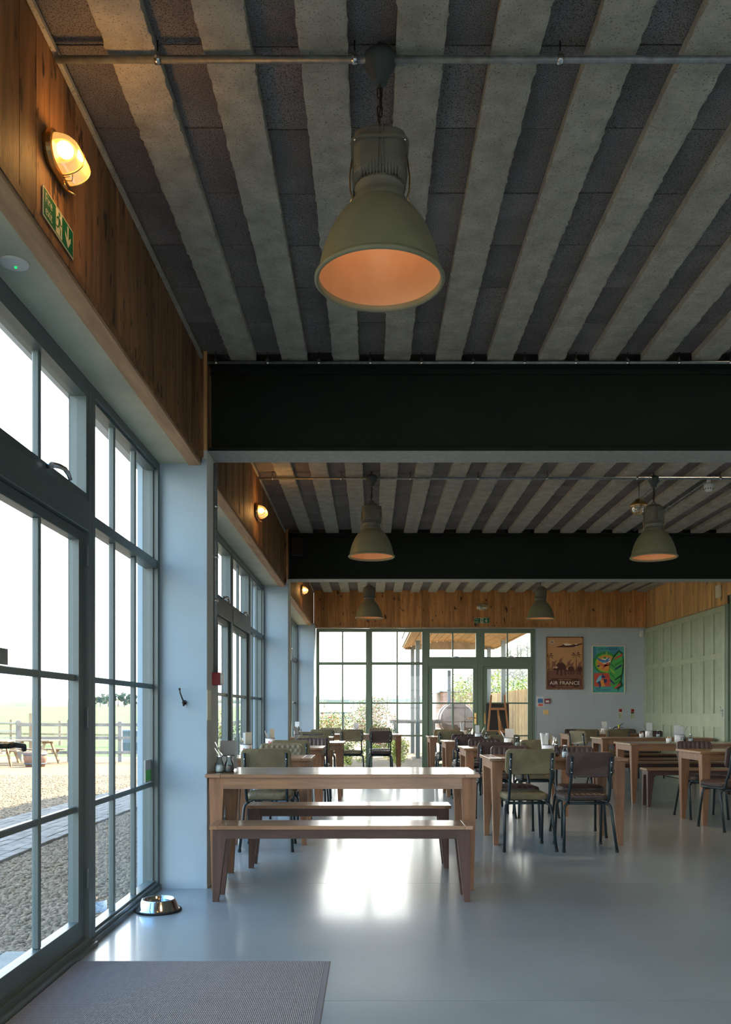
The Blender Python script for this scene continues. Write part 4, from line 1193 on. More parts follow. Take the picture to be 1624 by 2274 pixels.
# ================================================================== signs
def exit_sign(label, fn, W=0.30, H=0.105):
    """fn(u, v, d): u right, v up from the sign centre, d off the wall"""
    t = thing('fire_exit_sign', label, 'sign')
    def slabq(mb, u0, u1, v0, v1, d0, d1):
        b = [fn(u0, v0, d0), fn(u1, v0, d0), fn(u1, v1, d0), fn(u0, v1, d0)]; a = [fn(u0, v0, d1), fn(u1, v0, d1), fn(u1, v1, d1), fn(u0, v1, d1)]
        mb.hexa(b, a)
    p = MB(); slabq(p, -W / 2, W / 2, -H / 2, H / 2, 0, 0.003); p.build('sign_plate', 'sign_cream', t)
    g = MB(); m_ = 0.005; slabq(g, -W / 2 + m_, W / 2 - m_, -H / 2 + m_, H / 2 - m_, 0.003, 0.0034); g.build('green_field', 'sign_green', t)
    x = MB()
    def f2(u, v, d): return fn(u, v, 0.0038 + d)
    text_on(x, 'Fire', 0.048, lambda u, v, d: f2(u - 0.098, v + 0.020, d), fit=0.062)
    text_on(x, 'exit', 0.048, lambda u, v, d: f2(u - 0.098, v - 0.022, d), fit=0.062)
    x.build('lettering', 'sign_cream', t)
    dr = MB(); 
    def poly(mb, pts, d): mb.add([fn(a, b, d) for a, b in pts], [tuple(range(len(pts)))])
    poly(dr, [(-0.032, -0.045), (0.030, -0.045), (0.030, 0.045), (-0.032, 0.045)], 0.0038); dr.build('doorway_mark', 'sign_cream', t)
    mn = MB()
    poly(mn, [(0.002 + 0.008 * math.cos(a), 0.034 + 0.008 * math.sin(a)) for a in [2 * PI * k / 12 for k in range(12)]], 0.0042)
    poly(mn, [(-0.010, 0.024), (0.010, 0.020), (0.006, -0.004), (-0.006, -0.002)], 0.0042)
    poly(mn, [(-0.010, 0.024), (-0.026, 0.012), (-0.024, 0.000), (-0.019, 0.001), (-0.020, 0.010), (-0.006, 0.016)], 0.0042)
    poly(mn, [(0.008, 0.020), (0.016, 0.006), (0.027, 0.008), (0.027, 0.003), (0.013, -0.001), (0.004, 0.012)], 0.0042)
    poly(mn, [(-0.006, -0.002), (0.004, -0.004), (0.018, -0.018), (0.014, -0.040), (0.008, -0.040), (0.010, -0.020)], 0.0042)
    poly(mn, [(-0.006, 0.0), (0.000, -0.006), (-0.010, -0.022), (-0.030, -0.022), (-0.030, -0.016), (-0.014, -0.016)], 0.0042)
    mn.build('running_figure_mark', 'sign_green', t)
    ar = MB()
    poly(ar, [(0.082, 0.040), (0.096, 0.040), (0.096, -0.008), (0.118, 0.012), (0.118, -0.006), (0.089, -0.040), (0.060, -0.006), (0.060, 0.012), (0.082, -0.008)], 0.0042)
    ar.build('arrow_mark', 'sign_cream', t)
    return t
exit_sign('green and cream fire exit sign below the nearest wall lamp', lambda u, v, d: (XL + 0.001 + d, 3.11 + u, 2.952 + v))
exit_sign('small green fire exit sign on the far timber band', lambda u, v, d: (2.18 + u, YF - 0.041 - d, 2.975 + v))

# soffit detector with green light
t = thing('emergency_light', 'round white ceiling detector with a green light in the soffit', 'detector', (-1.315, 3.15, ZH - 0.018))
b = MB(); b.lathe([(0.052, 0.0), (0.052, -0.004), (0.046, -0.008), (0.030, -0.004), (0.0, -0.012)], n=32); b.build('housing', 'white_plastic', t)
b = MB(); b.sphere((0.0, 0.012, -0.011), 0.0042, 8); b.build('status_light', 'led_green', t)

# ================================================================== conduits
def conduit(label, p, q, clips, r=0.0125, hang=(0, 0, 0.05), axis='x'):
    t = thing('conduit', label, 'conduit', (0, 0, 0), 0, None)
    MB().tube([p, q], r, 10).build('pipe', 'galv', t)
    for c in clips:
        P = Vector(c); mb = MB()
        if axis == 'x': mb.lathe([(r + 0.0015, -0.010), (r + 0.004, -0.010), (r + 0.004, 0.010), (r + 0.0015, 0.010)], P, 14, 0, 'x'); mb.box(P.x - 0.009, P.x + 0.009, P.y - 0.004, P.y + 0.004, P.z + r, P.z + r + 0.014)
        elif axis == 'y': mb.lathe([(r + 0.0015, -0.010), (r + 0.004, -0.010), (r + 0.004, 0.010), (r + 0.0015, 0.010)], P, 14, 0, 'y'); mb.box(P.x - 0.004, P.x + 0.004, P.y - 0.009, P.y + 0.009, P.z + r, P.z + r + 0.014)
        else: mb.lathe([(r + 0.0015, P.z - 0.010), (r + 0.004, P.z - 0.010), (r + 0.004, P.z + 0.010), (r + 0.0015, P.z + 0.010)], (P.x, P.y, 0), 14, 0, 'z'); mb.box(P.x - r - 0.02, P.x + 0.02, P.y - 0.006, P.y + 0.006, P.z - 0.009, P.z + 0.009)
        mb.build('pipe_clip', 'steel', t)
        if axis != 'z':
            MB().tube([(P.x, P.y, P.z + r), (P.x, P.y, ZC)], 0.003, 6).build('hanger_rod', 'chain', t)
    return t
conduit('galvanised conduit crossing the ceiling by the nearest lamp', (XL + 0.01, 3.06, 3.512), (XR, 3.06, 3.512), [(x, 3.06, 3.512) for x in (-0.765, -0.06, 0.675, 1.39, 2.1)])
conduit('galvanised conduit running along the top of the first steel beam', (XL + 0.01, 5.715, 3.510), (XR, 5.715, 3.510), [(-1.04 + 0.344 * k, 5.715, 3.510) for k in range(0, 12)], r=0.009)
conduit('galvanised conduit crossing the ceiling of the second bay', (XL + 0.01, 8.56, 3.512), (XR, 8.56, 3.512), [(x, 8.56, 3.512) for x in (-0.99, -0.30, 0.39, 1.07, 1.76, 2.66, 3.49)])
conduit('galvanised conduit running away along the right of the second bay ceiling', (3.46, 8.60, 3.555), (3.46, 11.25, 3.555), [(3.46, y, 3.555) for y in (9.2, 9.9, 10.6)], r=0.010, axis='y')
conduit('vertical galvanised conduit on the first pier above the red box', (XL + 0.060, 5.93, 1.45), (XL + 0.060, 5.93, 2.90), [(XL + 0.060, 5.93, z) for z in (1.95, 2.25, 2.60)], r=0.0125, axis='z')
# red call point and notice on the pier
t = thing('alarm_call_point', 'dark red alarm call point box on the first pier below the conduit', 'call point', (0, 0, 0))
MB().box(XL + 0.045, XL + 0.098, 5.88, 5.98, 1.362, 1.449).build('box', 'red_box', t, 0.003)
MB().box(XL + 0.0985, XL + 0.112, 5.892, 5.968, 1.372, 1.438).build('clear_cover', 'white_plastic', t, 0.002)
t = MB().box(XL + 0.0448, XL + 0.047, 5.70, 5.83, 1.122, 1.325).build('notice', 'cream_plastic'); tag(t, 'pale printed notice on the side of the first pier below the red box', 'notice')
# hook on pier front
t = thing('coat_hook', 'dark metal coat hook on the front of the white pier', 'hook', (-1.245, 5.70, 1.24))
b = MB(); b.lathe([(0, -0.0), (0.016, -0.0), (0.016, -0.005), (0, -0.006)], n=16, axis='y'); b.build('back_plate', 'chain', t)
b = MB(); b.tube([(0, -0.006, 0.0), (0, -0.03, 0.005), (-0.006, -0.05, 0.03), (-0.016, -0.058, 0.062), (-0.020, -0.055, 0.085)], 0.0055, 8, r_end=0.004); b.sphere((-0.021, -0.055, 0.088), 0.008, 8); b.build('upper_prong', 'chain', t)
b = MB(); b.tube([(0, -0.006, -0.004), (0, -0.03, -0.022), (0.002, -0.045, -0.02), (0.003, -0.05, -0.004)], 0.005, 8); b.sphere((0.003, -0.05, 0.0), 0.007, 8); b.build('lower_prong', 'chain', t)
b = MB(); b.sphere((-0.008, -0.006, 0.004), 0.003, 6); b.sphere((0.010, -0.006, 0.004), 0.003, 6); b.build('screw', 'chrome', t)

# speaker on second beam
t = thing('wall_speaker', 'small black speaker in the corner below the second beam', 'speaker', (-0.965, 11.20, 3.33))
b = MB(); b.hexa([(-0.08, -0.09, -0.13), (0.08, -0.09, -0.13), (0.06, 0.06, -0.10), (-0.06, 0.06, -0.10)], [(-0.09, -0.08, 0.12), (0.09, -0.08, 0.12), (0.07, 0.08, 0.12), (-0.07, 0.08, 0.12)]); b.build('cabinet', 'black_plastic', t, 0.012)
MB().box(-0.02, 0.02, 0.06, 0.19, -0.02, 0.04).build('bracket', 'black_plastic', t)
MB().box(-0.075, 0.075, -0.094, -0.088, -0.11, 0.10).build('grille', 'rubber', t, 0.004)
# ceiling bulkhead in bay two and detector
t = thing('ceiling_bulkhead', 'unlit caged brass bulkhead lamp hanging beside the right pendant', 'ceiling lamp', (2.80, 8.95, 0))
b = MB(); b.lathe([(0.0, 3.40), (0.03, 3.40), (0.045, 3.385), (0.088, 3.345), (0.092, 3.335), (0.092, 3.322), (0.0, 3.322)], n=36); b.build('housing', 'brass', t)
b = MB(); b.lathe([(0.080, 3.322), (0.078, 3.30), (0.06, 3.272), (0.03, 3.258), (0.0, 3.255)], n=36); b.build('lens', 'clear_lens', t)
b = MB()
for k in range(4):
    a = k * PI / 4; c_, s_ = math.cos(a), math.sin(a)
    b.tube([(-0.09 * c_, -0.09 * s_, 3.325), (-0.078 * c_, -0.078 * s_, 3.275), (-0.03 * c_, -0.03 * s_, 3.25), (0.03 * c_, 0.03 * s_, 3.25), (0.078 * c_, 0.078 * s_, 3.275), (0.09 * c_, 0.09 * s_, 3.325)], 0.003, 6)
b.build('wire_guard', 'brass', t)
b = MB(); b.tube([(0, 0, 3.40), (0, 0, ZC)], 0.008, 8); b.tube([(0.02, 0.0, 3.41), (0.12, 0.0, 3.50), (0.12, -0.38, 3.512)], 0.006, 8); b.build('stem', 'galv', t)
t = thing('smoke_detector', 'white smoke detector under the second bay ceiling at the right', 'detector', (3.44, 8.72, 0))
b = MB(); b.lathe([(0, 3.425), (0.030, 3.425), (0.040, 3.44), (0.048, 3.455), (0.050, 3.49), (0.046, 3.50), (0, 3.50)], n=28); b.build('housing', 'white_plastic', t)
b = MB()
for k in range(12):
    a = 2 * PI * k / 12; b.bar((0.0445 * math.cos(a), 0.0445 * math.sin(a), 3.438), (0.049 * math.cos(a), 0.049 * math.sin(a), 3.452), 0.006, 0.002)
b.build('vent_slot', 'black_plastic', t)
MB().tube([(0, 0, 3.50), (0, 0, ZC)], 0.02, 10).build('mounting_stem', 'white_plastic', t)
# alarm sounder on right timber, PIR in the corner
t = thing('alarm_sounder', 'cream ribbed alarm sounder box on the right timber band', 'alarm', (XR - 0.001, 13.32, 3.05))
MB().box(-0.045, 0.0, -0.075, 0.075, -0.10, 0.10).build('casing', 'cream_plastic', t, 0.012)
b = MB()
for k in range(8): b.box(-0.049, -0.045, -0.062, 0.062, -0.086 + 0.023 * k, -0.075 + 0.023 * k)
b.build('louvre', 'cream_plastic', t)
t = thing('motion_sensor', 'small white motion sensor high in the far right corner', 'sensor', (5.34, YF, 2.72))
MB().box(-0.035, 0.035, -0.05, 0.0, -0.065, 0.065).build('casing', 'white_plastic', t, 0.01)
MB().box(-0.022, 0.022, -0.056, -0.05, -0.045, -0.005).build('lens', 'cream_plastic', t, 0.002)

# ================================================================== posters and notices on the far wall
YW = YF - 0.001
def fp(x, z): return lambda u, v, d: (x + u, YW - d, z + v)
flat('p_sky', (0.46, 0.235, 0.10)); flat('p_dark', (0.075, 0.026, 0.018)); flat('p_mid', (0.20, 0.085, 0.055)); flat('p_ground', (0.17, 0.07, 0.048)); flat('p_cream', (0.66, 0.58, 0.44))
flat('p_leafshadow', (0.28, 0.13, 0.07)); flat('q_teal', (0.07, 0.30, 0.27)); flat('q_teal2', (0.05, 0.20, 0.28)); flat('q_green', (0.03, 0.22, 0.05)); flat('q_dgreen', (0.012, 0.07, 0.03)); flat('q_lgreen', (0.08, 0.33, 0.08))
flat('q_lime', (0.26, 0.42, 0.05)); flat('q_orange', (0.62, 0.26, 0.05)); flat('q_red', (0.50, 0.075, 0.05)); flat('q_coral', (0.58, 0.13, 0.08)); flat('q_navy', (0.03, 0.045, 0.13)); flat('q_blue', (0.05, 0.16, 0.35)); flat('q_skyblue', (0.16, 0.42, 0.55)); flat('q_cream', (0.65, 0.6, 0.45))
def poster(name, label, cx, cz, W, H, frame_m, base_m, layers, texts, fw=0.022):
    t = thing(name, label, 'poster', (0, 0, 0))
    f = fp(cx, cz)
    fr = MB()
    for (u0, u1, v0, v1) in ((-W / 2, W / 2, H / 2 - fw, H / 2), (-W / 2, W / 2, -H / 2, -H / 2 + fw), (-W / 2, -W / 2 + fw, -H / 2 + fw, H / 2 - fw), (W / 2 - fw, W / 2, -H / 2 + fw, H / 2 - fw)):
        fr.box(cx + u0, cx + u1, YW - 0.028, YW, cz + v0, cz + v1)
    fr.build('frame', frame_m, t, 0.002)
    w2, h2 = W / 2 - fw, H / 2 - fw
    MB().box(cx - w2, cx + w2, YW - 0.012, YW, cz - h2, cz + h2).build('sheet', base_m, t)
    mats_ = []; pr = MB()
    for k, (m_, pts) in enumerate(layers):
        if m_ not in mats_: mats_.append(m_)
        pts = [(min(1, max(0, a)), min(1, max(0, b))) for a, b in pts]
        pr.add([f((a * 2 - 1) * w2, (b * 2 - 1) * h2, 0.0125 + 0.00012 * k) for a, b in pts], [tuple(range(len(pts)))], mats_.index(m_))
    for (m_, body, u, v, size, fit) in texts:
        if m_ not in mats_: mats_.append(m_)
        text_on(pr, body, size, lambda a, b, d, u=u, v=v: f((u * 2 - 1) * w2 + a, (v * 2 - 1) * h2 + b, 0.0185 + d), mats_.index(m_), fit=fit)
    pr.build('print', mats_, t)
    return t
def ell(cx, cy, rx, ry, n=20, a0=0): return [(cx + rx * math.cos(a0 + 2 * PI * k / n), cy + ry * math.sin(a0 + 2 * PI * k / n)) for k in range(n)]
L1 = []
L1.append(('p_leafshadow', [(0, 0.30), (1, 0.30), (1, 0.36), (0.8, 0.40), (0.6, 0.37), (0.4, 0.39), (0.2, 0.41), (0, 0.38)]))
L1.append(('p_ground', [(0, 0), (1, 0), (1, 0.33), (0.7, 0.35), (0.4, 0.34), (0.2, 0.36), (0, 0.34)]))
L1.append(('p_cream', ell(0.14, 0.915, 0.055, 0.036))); L1.append(('p_mid', ell(0.14, 0.915, 0.042, 0.027)))
# aeroplane
L1.append(('p_dark', [(0.22, 0.815), (0.42, 0.85), (0.48, 0.885), (0.60, 0.882), (0.72, 0.865), (0.84, 0.872), (1.0, 0.895), (1.0, 0.87), (0.88, 0.852), (0.90, 0.815), (0.74, 0.818), (0.60, 0.812), (0.45, 0.812)]))
L1.append(('p_cream', [(0.45, 0.880), (0.55, 0.895), (0.66, 0.880), (0.72, 0.862), (0.64, 0.852), (0.52, 0.846)]))
L1.append(('p_cream', [(0.76, 0.820), (0.86, 0.838), (0.90, 0.820)])); L1.append(('p_cream', [(0.78, 0.878), (0.87, 0.880), (0.86, 0.866), (0.80, 0.864)]))
def palm(x, y, h, s, m_='p_dark'):
    out = [(m_, [(x - 0.012, y), (x + 0.014, y), (x + 0.006, y + h), (x - 0.006, y + h)])]
    for a in (15, 50, 95, 140, 170, 205, -20):
        a = math.radians(a); dx, dy = math.cos(a) * s, math.sin(a) * s * 0.62
        out.append((m_, [(x, y + h), (x + dx * 0.55 - dy * 0.10, y + h + dy * 0.75 + 0.014), (x + dx, y + h + dy - 0.02), (x + dx * 0.55, y + h + dy * 0.6 - 0.006)]))
    return out
L1 += palm(0.05, 0.36, 0.27, 0.16); L1 += palm(0.83, 0.36, 0.29, 0.16); L1 += palm(0.10, 0.33, 0.14, 0.15, 'p_mid')
for bx, by in ((0.20, 0.50), (0.38, 0.55), (0.62, 0.51), (0.70, 0.46), (0.93, 0.48)):
    L1.append(('p_mid', [(bx - 0.10, by - 0.12), (bx - 0.03, by + 0.02), (bx + 0.08, by + 0.07), (bx + 0.03, by - 0.01), (bx + 0.10, by - 0.05), (bx, by - 0.06)]))
def eleph(x, y, s):
    P = lambda pts: [(x + a * s, y + b * s * 0.70) for a, b in pts]
    return [('p_dark', P([(-0.02, 0.60), (0.02, 0.74), (0.10, 0.78), (0.20, 0.74), (0.30, 0.76), (0.46, 0.70), (0.54, 0.58), (0.56, 0.40), (0.55, 0.20), (0.56, 0.04), (0.46, 0.02), (0.44, 0.24), (0.40, 0.34),
                         (0.33, 0.30), (0.31, 0.0), (0.20, 0.0), (0.20, 0.30), (0.10, 0.30), (0.06, 0.16), (0.08, 0.04), (-0.04, 0.05), (-0.04, 0.18), (0.02, 0.36), (-0.06, 0.42), (-0.16, 0.38), (-0.26, 0.42), (-0.28, 0.38), (-0.16, 0.32), (-0.04, 0.36), (-0.02, 0.48)])),
            ('p_cream', P([(-0.02, 0.44), (0.05, 0.50), (0.04, 0.53), (-0.10, 0.45)]))]
L1 += eleph(0.28, 0.255, 0.47); L1 += eleph(0.60, 0.27, 0.31)[:1]; L1 += eleph(0.86, 0.27, 0.30)[:1]
L1.append(('p_dark', [(0.12, 0.02), (0.88, 0.02), (0.88, 0.04), (0.97, 0.06), (0.97, 0.16), (0.88, 0.18), (0.88, 0.20), (0.12, 0.20), (0.12, 0.18), (0.03, 0.16), (0.03, 0.06), (0.12, 0.04)]))
poster('framed_poster', 'framed brown travel poster of an aeroplane above elephants and palms', 3.822, 2.135, 0.735, 1.045, 'plank', 'p_sky', L1,
       [('p_cream', 'AIR FRANCE', 0.5, 0.105, 0.10, 0.60), ('p_sky', 'WEST AFRICA', 0.5, 0.172, 0.035, 0.26), ('p_sky', 'EQUATORIAL AFRICA', 0.5, 0.038, 0.035, 0.36), ('p_cream', 'S', 0.14, 0.915, 0.04, 0.02)])
L2 = [('q_teal2', [(0, 0.62), (0.12, 0.72), (0.1, 1), (0, 1)]), ('q_teal2', [(0.55, 0.72), (0.9, 0.9), (0.8, 1), (0.5, 1)])]
spk = []
for k in range(56):
    a = 2 * PI * k / 56; rr = 1.0 if k % 2 else 0.86
    spk.append((0.40 + 0.42 * rr * math.cos(a), 0.645 + 0.265 * rr * math.sin(a)))
L2.append(('q_green', spk)); L2.append(('q_lime', ell(0.41, 0.635, 0.33, 0.20))); L2.append(('q_orange', ell(0.42, 0.635, 0.285, 0.172))); L2.append(('q_cream', ell(0.42, 0.69, 0.16, 0.07)))
L2.append(('q_lime', [(0.41, 0.86), (0.45, 0.90), (0.47, 0.83), (0.42, 0.82)])); L2.append(('q_lime', [(0.42, 0.46), (0.48, 0.46), (0.50, 0.37), (0.42, 0.36)]))
L2.append(('q_blue', [(0.08, 0.78), (0.26, 0.72), (0.40, 0.70), (0.50, 0.76), (0.55, 0.75), (0.48, 0.70), (0.60, 0.72), (0.46, 0.66), (0.32, 0.64), (0.22, 0.68)]))
L2.append(('q_green', [(0.32, 0.76), (0.40, 0.78), (0.44, 0.74), (0.36, 0.73)])); L2.append(('q_skyblue', [(0.20, 0.69), (0.34, 0.66), (0.42, 0.69), (0.34, 0.64)]))
L2.append(('q_coral', [(0.14, 0.66), (0.30, 0.62), (0.44, 0.60), (0.62, 0.60), (0.50, 0.64), (0.60, 0.66), (0.44, 0.65), (0.40, 0.54), (0.28, 0.50), (0.34, 0.56), (0.24, 0.60)]))
L2.append(('q_navy', [(0.12, 0.57), (0.20, 0.60), (0.24, 0.58), (0.16, 0.55)]))
L2.append(('q_red', [(0.05, 0.13), (0.58, 0.13), (0.58, 0.42), (0.03, 0.42)]))
L2.append(('q_skyblue', [(0.10, 0.24), (0.20, 0.36), (0.30, 0.38), (0.28, 0.28), (0.20, 0.24), (0.16, 0.20)])); L2.append(('q_navy', [(0.28, 0.44), (0.34, 0.37), (0.42, 0.34), (0.36, 0.31), (0.26, 0.33), (0.30, 0.38)]))
L2.append(('q_orange', [(0.20, 0.27), (0.38, 0.28), (0.34, 0.22), (0.40, 0.14), (0.28, 0.13), (0.26, 0.21)])); L2.append(('q_navy', [(0.14, 0.22), (0.24, 0.26), (0.26, 0.14), (0.22, 0.08), (0.20, 0.16)])); L2.append(('q_navy', [(0.34, 0.30), (0.46, 0.28), (0.42, 0.20), (0.36, 0.22)]))
L2.append(('q_dgreen', [(0.66, 0.10), (0.60, 0.25), (0.50, 0.45), (0.54, 0.62), (0.66, 0.80), (0.82, 0.92), (0.96, 0.86), (1.0, 0.66), (0.98, 0.45), (0.92, 0.25), (0.98, 0.15), (0.84, 0.08), (0.82, 0.02), (0.78, 0.08)]))
L2.append(('q_lgreen', [(0.66, 0.06), (0.58, 0.25), (0.50, 0.45), (0.56, 0.62), (0.68, 0.76), (0.84, 0.88), (0.94, 0.82), (0.96, 0.66), (0.92, 0.42), (0.84, 0.22), (0.74, 0.12)]))
for k, (m_, y0) in enumerate((('q_red', 0.80), ('q_green', 0.66), ('q_navy', 0.57), ('q_lgreen', 0.47), ('q_dgreen', 0.34), ('q_green', 0.26), ('q_red', 0.16))):
    L2.append((m_, [(0.70, y0 - 0.05), (0.95 - 0.012 * k, y0 + 0.05), (0.95 - 0.012 * k, y0), (0.70, y0 - 0.09)]))
for k, (m_, y0) in enumerate((('q_green', 0.62), ('q_lime', 0.50), ('q_green', 0.40), ('q_navy', 0.26), ('q_lgreen', 0.18))):
    L2.append((m_, [(0.70, y0 - 0.06), (0.55, y0 + 0.04), (0.54, y0), (0.69, y0 - 0.10)]))
poster('framed_poster', 'pale framed colourful poster of a bird and a giant green leaf', 4.687, 2.01, 0.655, 0.945, 'cream_plastic', 'q_teal', L2,
       [('q_navy', 'AIR FRANCE', 0.48, 0.945, 0.05, 0.38), ('q_navy', 'les', 0.16, 0.095, 0.045, 0.085), ('q_navy', 'caraibes', 0.33, 0.055, 0.045, 0.28)], 0.018)
def small_notice(name, label, cat, x0, x1, z0, z1, base, bands, depth=0.002):
    t = thing(name, label, cat)
    MB().box(x0, x1, YW - depth, YW, z0, z1).build('board', base, t)
    for (m_, a, b, c, d) in bands:
        MB().box(x0 + (x1 - x0) * a, x0 + (x1 - x0) * b, YW - depth - 0.0008, YW - depth, z0 + (z1 - z0) * c, z0 + (z1 - z0) * d).build('printed_panel', m_, t)
    return t
px = lambda x, y: ((x - 825) / 112.3, EYE + (1580 - y) / 112.3)
x0, z1 = px(1191, 1547); x1, z0 = px(1207.5, 1569)
small_notice('fire_action_notice', 'white, blue and red fire action notice beside the far door frame', 'notice', x0, x1, z0, z1, 'white_plastic',
             [('q_blue', 0.22, 0.92, 0.36, 0.80), ('q_coral', 0.28, 0.92, 0.04, 0.30), ('q_skyblue', 0.42, 0.60, 0.84, 0.96)] + [('white_plastic', 0.30, 0.86, c, c + 0.02) for c in (0.44, 0.54, 0.64, 0.72)])
x0, z1 = px(1209.5, 1552); x1, z0 = px(1221, 1562.5)
t = thing('call_point', 'small red alarm call point with a white face beside the fire notice', 'call point')
MB().box(x0, x1, YW - 0.04, YW, z0, z1).build('box', 'red_box', t, 0.003); MB().box(x0 + 0.015, x1 - 0.02, YW - 0.042, YW - 0.04, z0 + 0.02, z1 - 0.03).build('face', 'white_plastic', t)
x0, z1 = px(1207.3, 1576.5); x1, z0 = px(1218.5, 1586.5)
t = thing('light_switch', 'brass light switch plate under the alarm call point', 'light switch')
MB().box(x0, x1, YW - 0.008, YW, z0, z1).build('plate', 'brass', t, 0.002)
for q in (0.35, 0.65): MB().cyl((x0 + (x1 - x0) * q, 0, (z0 + z1) / 2), 0.006, -(YW - 0.018) * -1, YW - 0.008, 10, axis='y').build('toggle', 'brass', t)
for i, (xa, lb_) in enumerate(((1374, 'left of the two narrow extinguisher signs on the far wall'), (1400.8, 'right of the two narrow extinguisher signs on the far wall'))):
    x0, z1 = px(xa, 1573.7); x1, z0 = px(xa + 8.3, 1596.5)
    small_notice('extinguisher_sign', lb_, 'sign', x0, x1, z0, z1, 'sign_cream', [('print_red', 0.1, 0.9, 0.68, 0.97), ('white_plastic', 0.25, 0.42, 0.74, 0.92), ('print_red', 0.55, 0.8, 0.74, 0.92)] +
                 ([('print_black', 0.1, 0.9, 0.54, 0.66)] if i else []) + [('sign_green', 0.15, 0.4, c, c + 0.05) for c in (0.08, 0.2, 0.32, 0.44)] + [('print_black', 0.5, 0.9, c, c + 0.02) for c in (0.10, 0.22, 0.34, 0.46)])
t = thing('fire_extinguisher', 'fire extinguisher with black hose and yellow-green tag on the far wall', 'fire extinguisher', (4.86, YF - 0.11, 0))
b = MB(); b.lathe([(0, 0.36), (0.07, 0.36), (0.075, 0.37), (0.075, 0.74), (0.06, 0.79), (0.03, 0.82), (0.02, 0.85), (0, 0.85)], n=24); b.build('cylinder', 'ext_red', t)
b = MB(); b.bar((0.0, 0, 0.885), (0.085, -0.02, 0.945), 0.016, 0.012); b.bar((-0.01, 0, 0.872), (0.09, 0, 0.862), 0.014, 0.008); b.build('lever', 'black_plastic', t)
b = MB(); b.cyl((0, 0, 0), 0.016, 0.85, 0.90, 12); b.build('valve', 'brass', t)
b = MB(); b.sphere((0.0, -0.01, 0.905), 0.02, 10); b.build('safety_tag', 'yellow_green', t)
b = MB(); b.tube([(-0.01, 0, 0.872), (-0.07, -0.02, 0.875), (-0.12, -0.02, 0.83), (-0.125, -0.02, 0.7), (-0.09, -0.02, 0.5)], 0.009, 8); b.build('hose', 'black_plastic', t)
MB().box(-0.04, 0.04, 0.06, 0.11, 0.55, 0.75).build('wall_bracket', 'black_plastic', t)

# ================================================================== easel by the far door
t = thing('easel', 'wooden easel with a dark chalkboard standing at the far glass door', 'easel', (2.40, 16.15, 0))
for s_ in (-1, 1):
    b = MB(); b.bar((s_ * 0.27, -0.02, 0.02), (s_ * 0.125, 0.10, 1.47), 0.034, 0.028); b.sphere((s_ * 0.125, 0.10, 1.48), 0.018, 8); b.build('leg', 'easel_wood', t)
b = MB(); b.bar((-0.15, 0.085, 1.23), (0.15, 0.085, 1.23), 0.03, 0.045); b.build('crossbar', 'easel_wood', t)
b = MB(); b.bar((-0.22, 0.02, 0.80), (0.22, 0.02, 0.80), 0.03, 0.05); b.build('ledge', 'easel_wood', t)
b = MB(); b.bar((0.05, -0.36, 0.02), (0.0, 0.07, 1.22), 0.034, 0.026); b.build('back_leg', 'easel_wood', t)
b = MB(); b.bar((0.01, 0.0, 1.1), (0.07, -0.05, 0.80), 0.02, 0.02); b.build('brace', 'easel_wood', t)
t = thing('chalkboard', 'dark chalkboard resting on the easel', 'chalkboard', (2.40, 16.15, 0))
b = MB(); b.bar((0, 0.11, 0.62), (0, 0.155, 1.33), 0.44, 0.018, up=(0, 1, 0)); b.build('board', 'chalkboard', t)

# ================================================================== floor mat and dog bowl
t = thing('floor_mat', 'grey woven entrance mat with a rubber border in front', 'mat', (0, 0, 0))
mx0, mx1, my0, my1 = -1.375, -0.192, 1.9, 4.04
MB().box(mx0, mx1 - 0.028, my0 + 0.03, my1 - 0.028, 0.0, 0.009).build('woven_pile', 'mat_weave', t)
b = MB()
b.hexa([(mx1 - 0.028, my0, 0), (mx1, my0, 0), (mx1, my1, 0), (mx1 - 0.028, my1 - 0.028, 0)], [(mx1 - 0.028, my0, 0.008), (mx1 - 0.004, my0, 0.003), (mx1 - 0.004, my1 - 0.004, 0.003), (mx1 - 0.028, my1 - 0.028, 0.008)])
b.hexa([(mx0, my1 - 0.028, 0), (mx1 - 0.028, my1 - 0.028, 0), (mx1, my1, 0), (mx0, my1, 0)], [(mx0, my1 - 0.028, 0.008), (mx1 - 0.028, my1 - 0.028, 0.008), (mx1 - 0.004, my1 - 0.004, 0.003), (mx0, my1 - 0.004, 0.003)])
b.build('rubber_border', 'mat_border', t)
# woven relief for the mat
mm = MATS['mat_weave']; tr_ = mm.node_tree
bs = tr_.nodes['Principled BSDF']
tcn = tr_.nodes.new('ShaderNodeTexCoord')
def wave(direction, scale):
    wv = tr_.nodes.new('ShaderNodeTexWave'); wv.bands_direction = direction; wv.inputs['Scale'].default_value = scale; wv.inputs['Distortion'].default_value = 0.6
    tr_.links.new(tcn.outputs['Object'], wv.inputs[0]); return wv
w1, w2 = wave('X', 42), wave('Y', 30)
ml = tr_.nodes.new('ShaderNodeMath'); ml.operation = 'MULTIPLY'
tr_.links.new(w1.outputs['Fac'], ml.inputs[0]); tr_.links.new(w2.outputs['Fac'], ml.inputs[1])
rp = tr_.nodes.new('ShaderNodeValToRGB'); rp.color_ramp.elements[0].color = (0.12, 0.115, 0.115, 1); rp.color_ramp.elements[1].color = (0.46, 0.44, 0.42, 1); rp.color_ramp.elements[1].position = 0.7
tr_.links.new(ml.outputs[0], rp.inputs[0]); tr_.links.new(rp.outputs[0], bs.inputs['Base Color'])
bp = tr_.nodes.new('ShaderNodeBump'); bp.inputs['Strength'].default_value = 0.8; bp.inputs['Distance'].default_value = 0.006
tr_.links.new(ml.outputs[0], bp.inputs['Height']); tr_.links.new(bp.outputs[0], bs.inputs['Normal'])

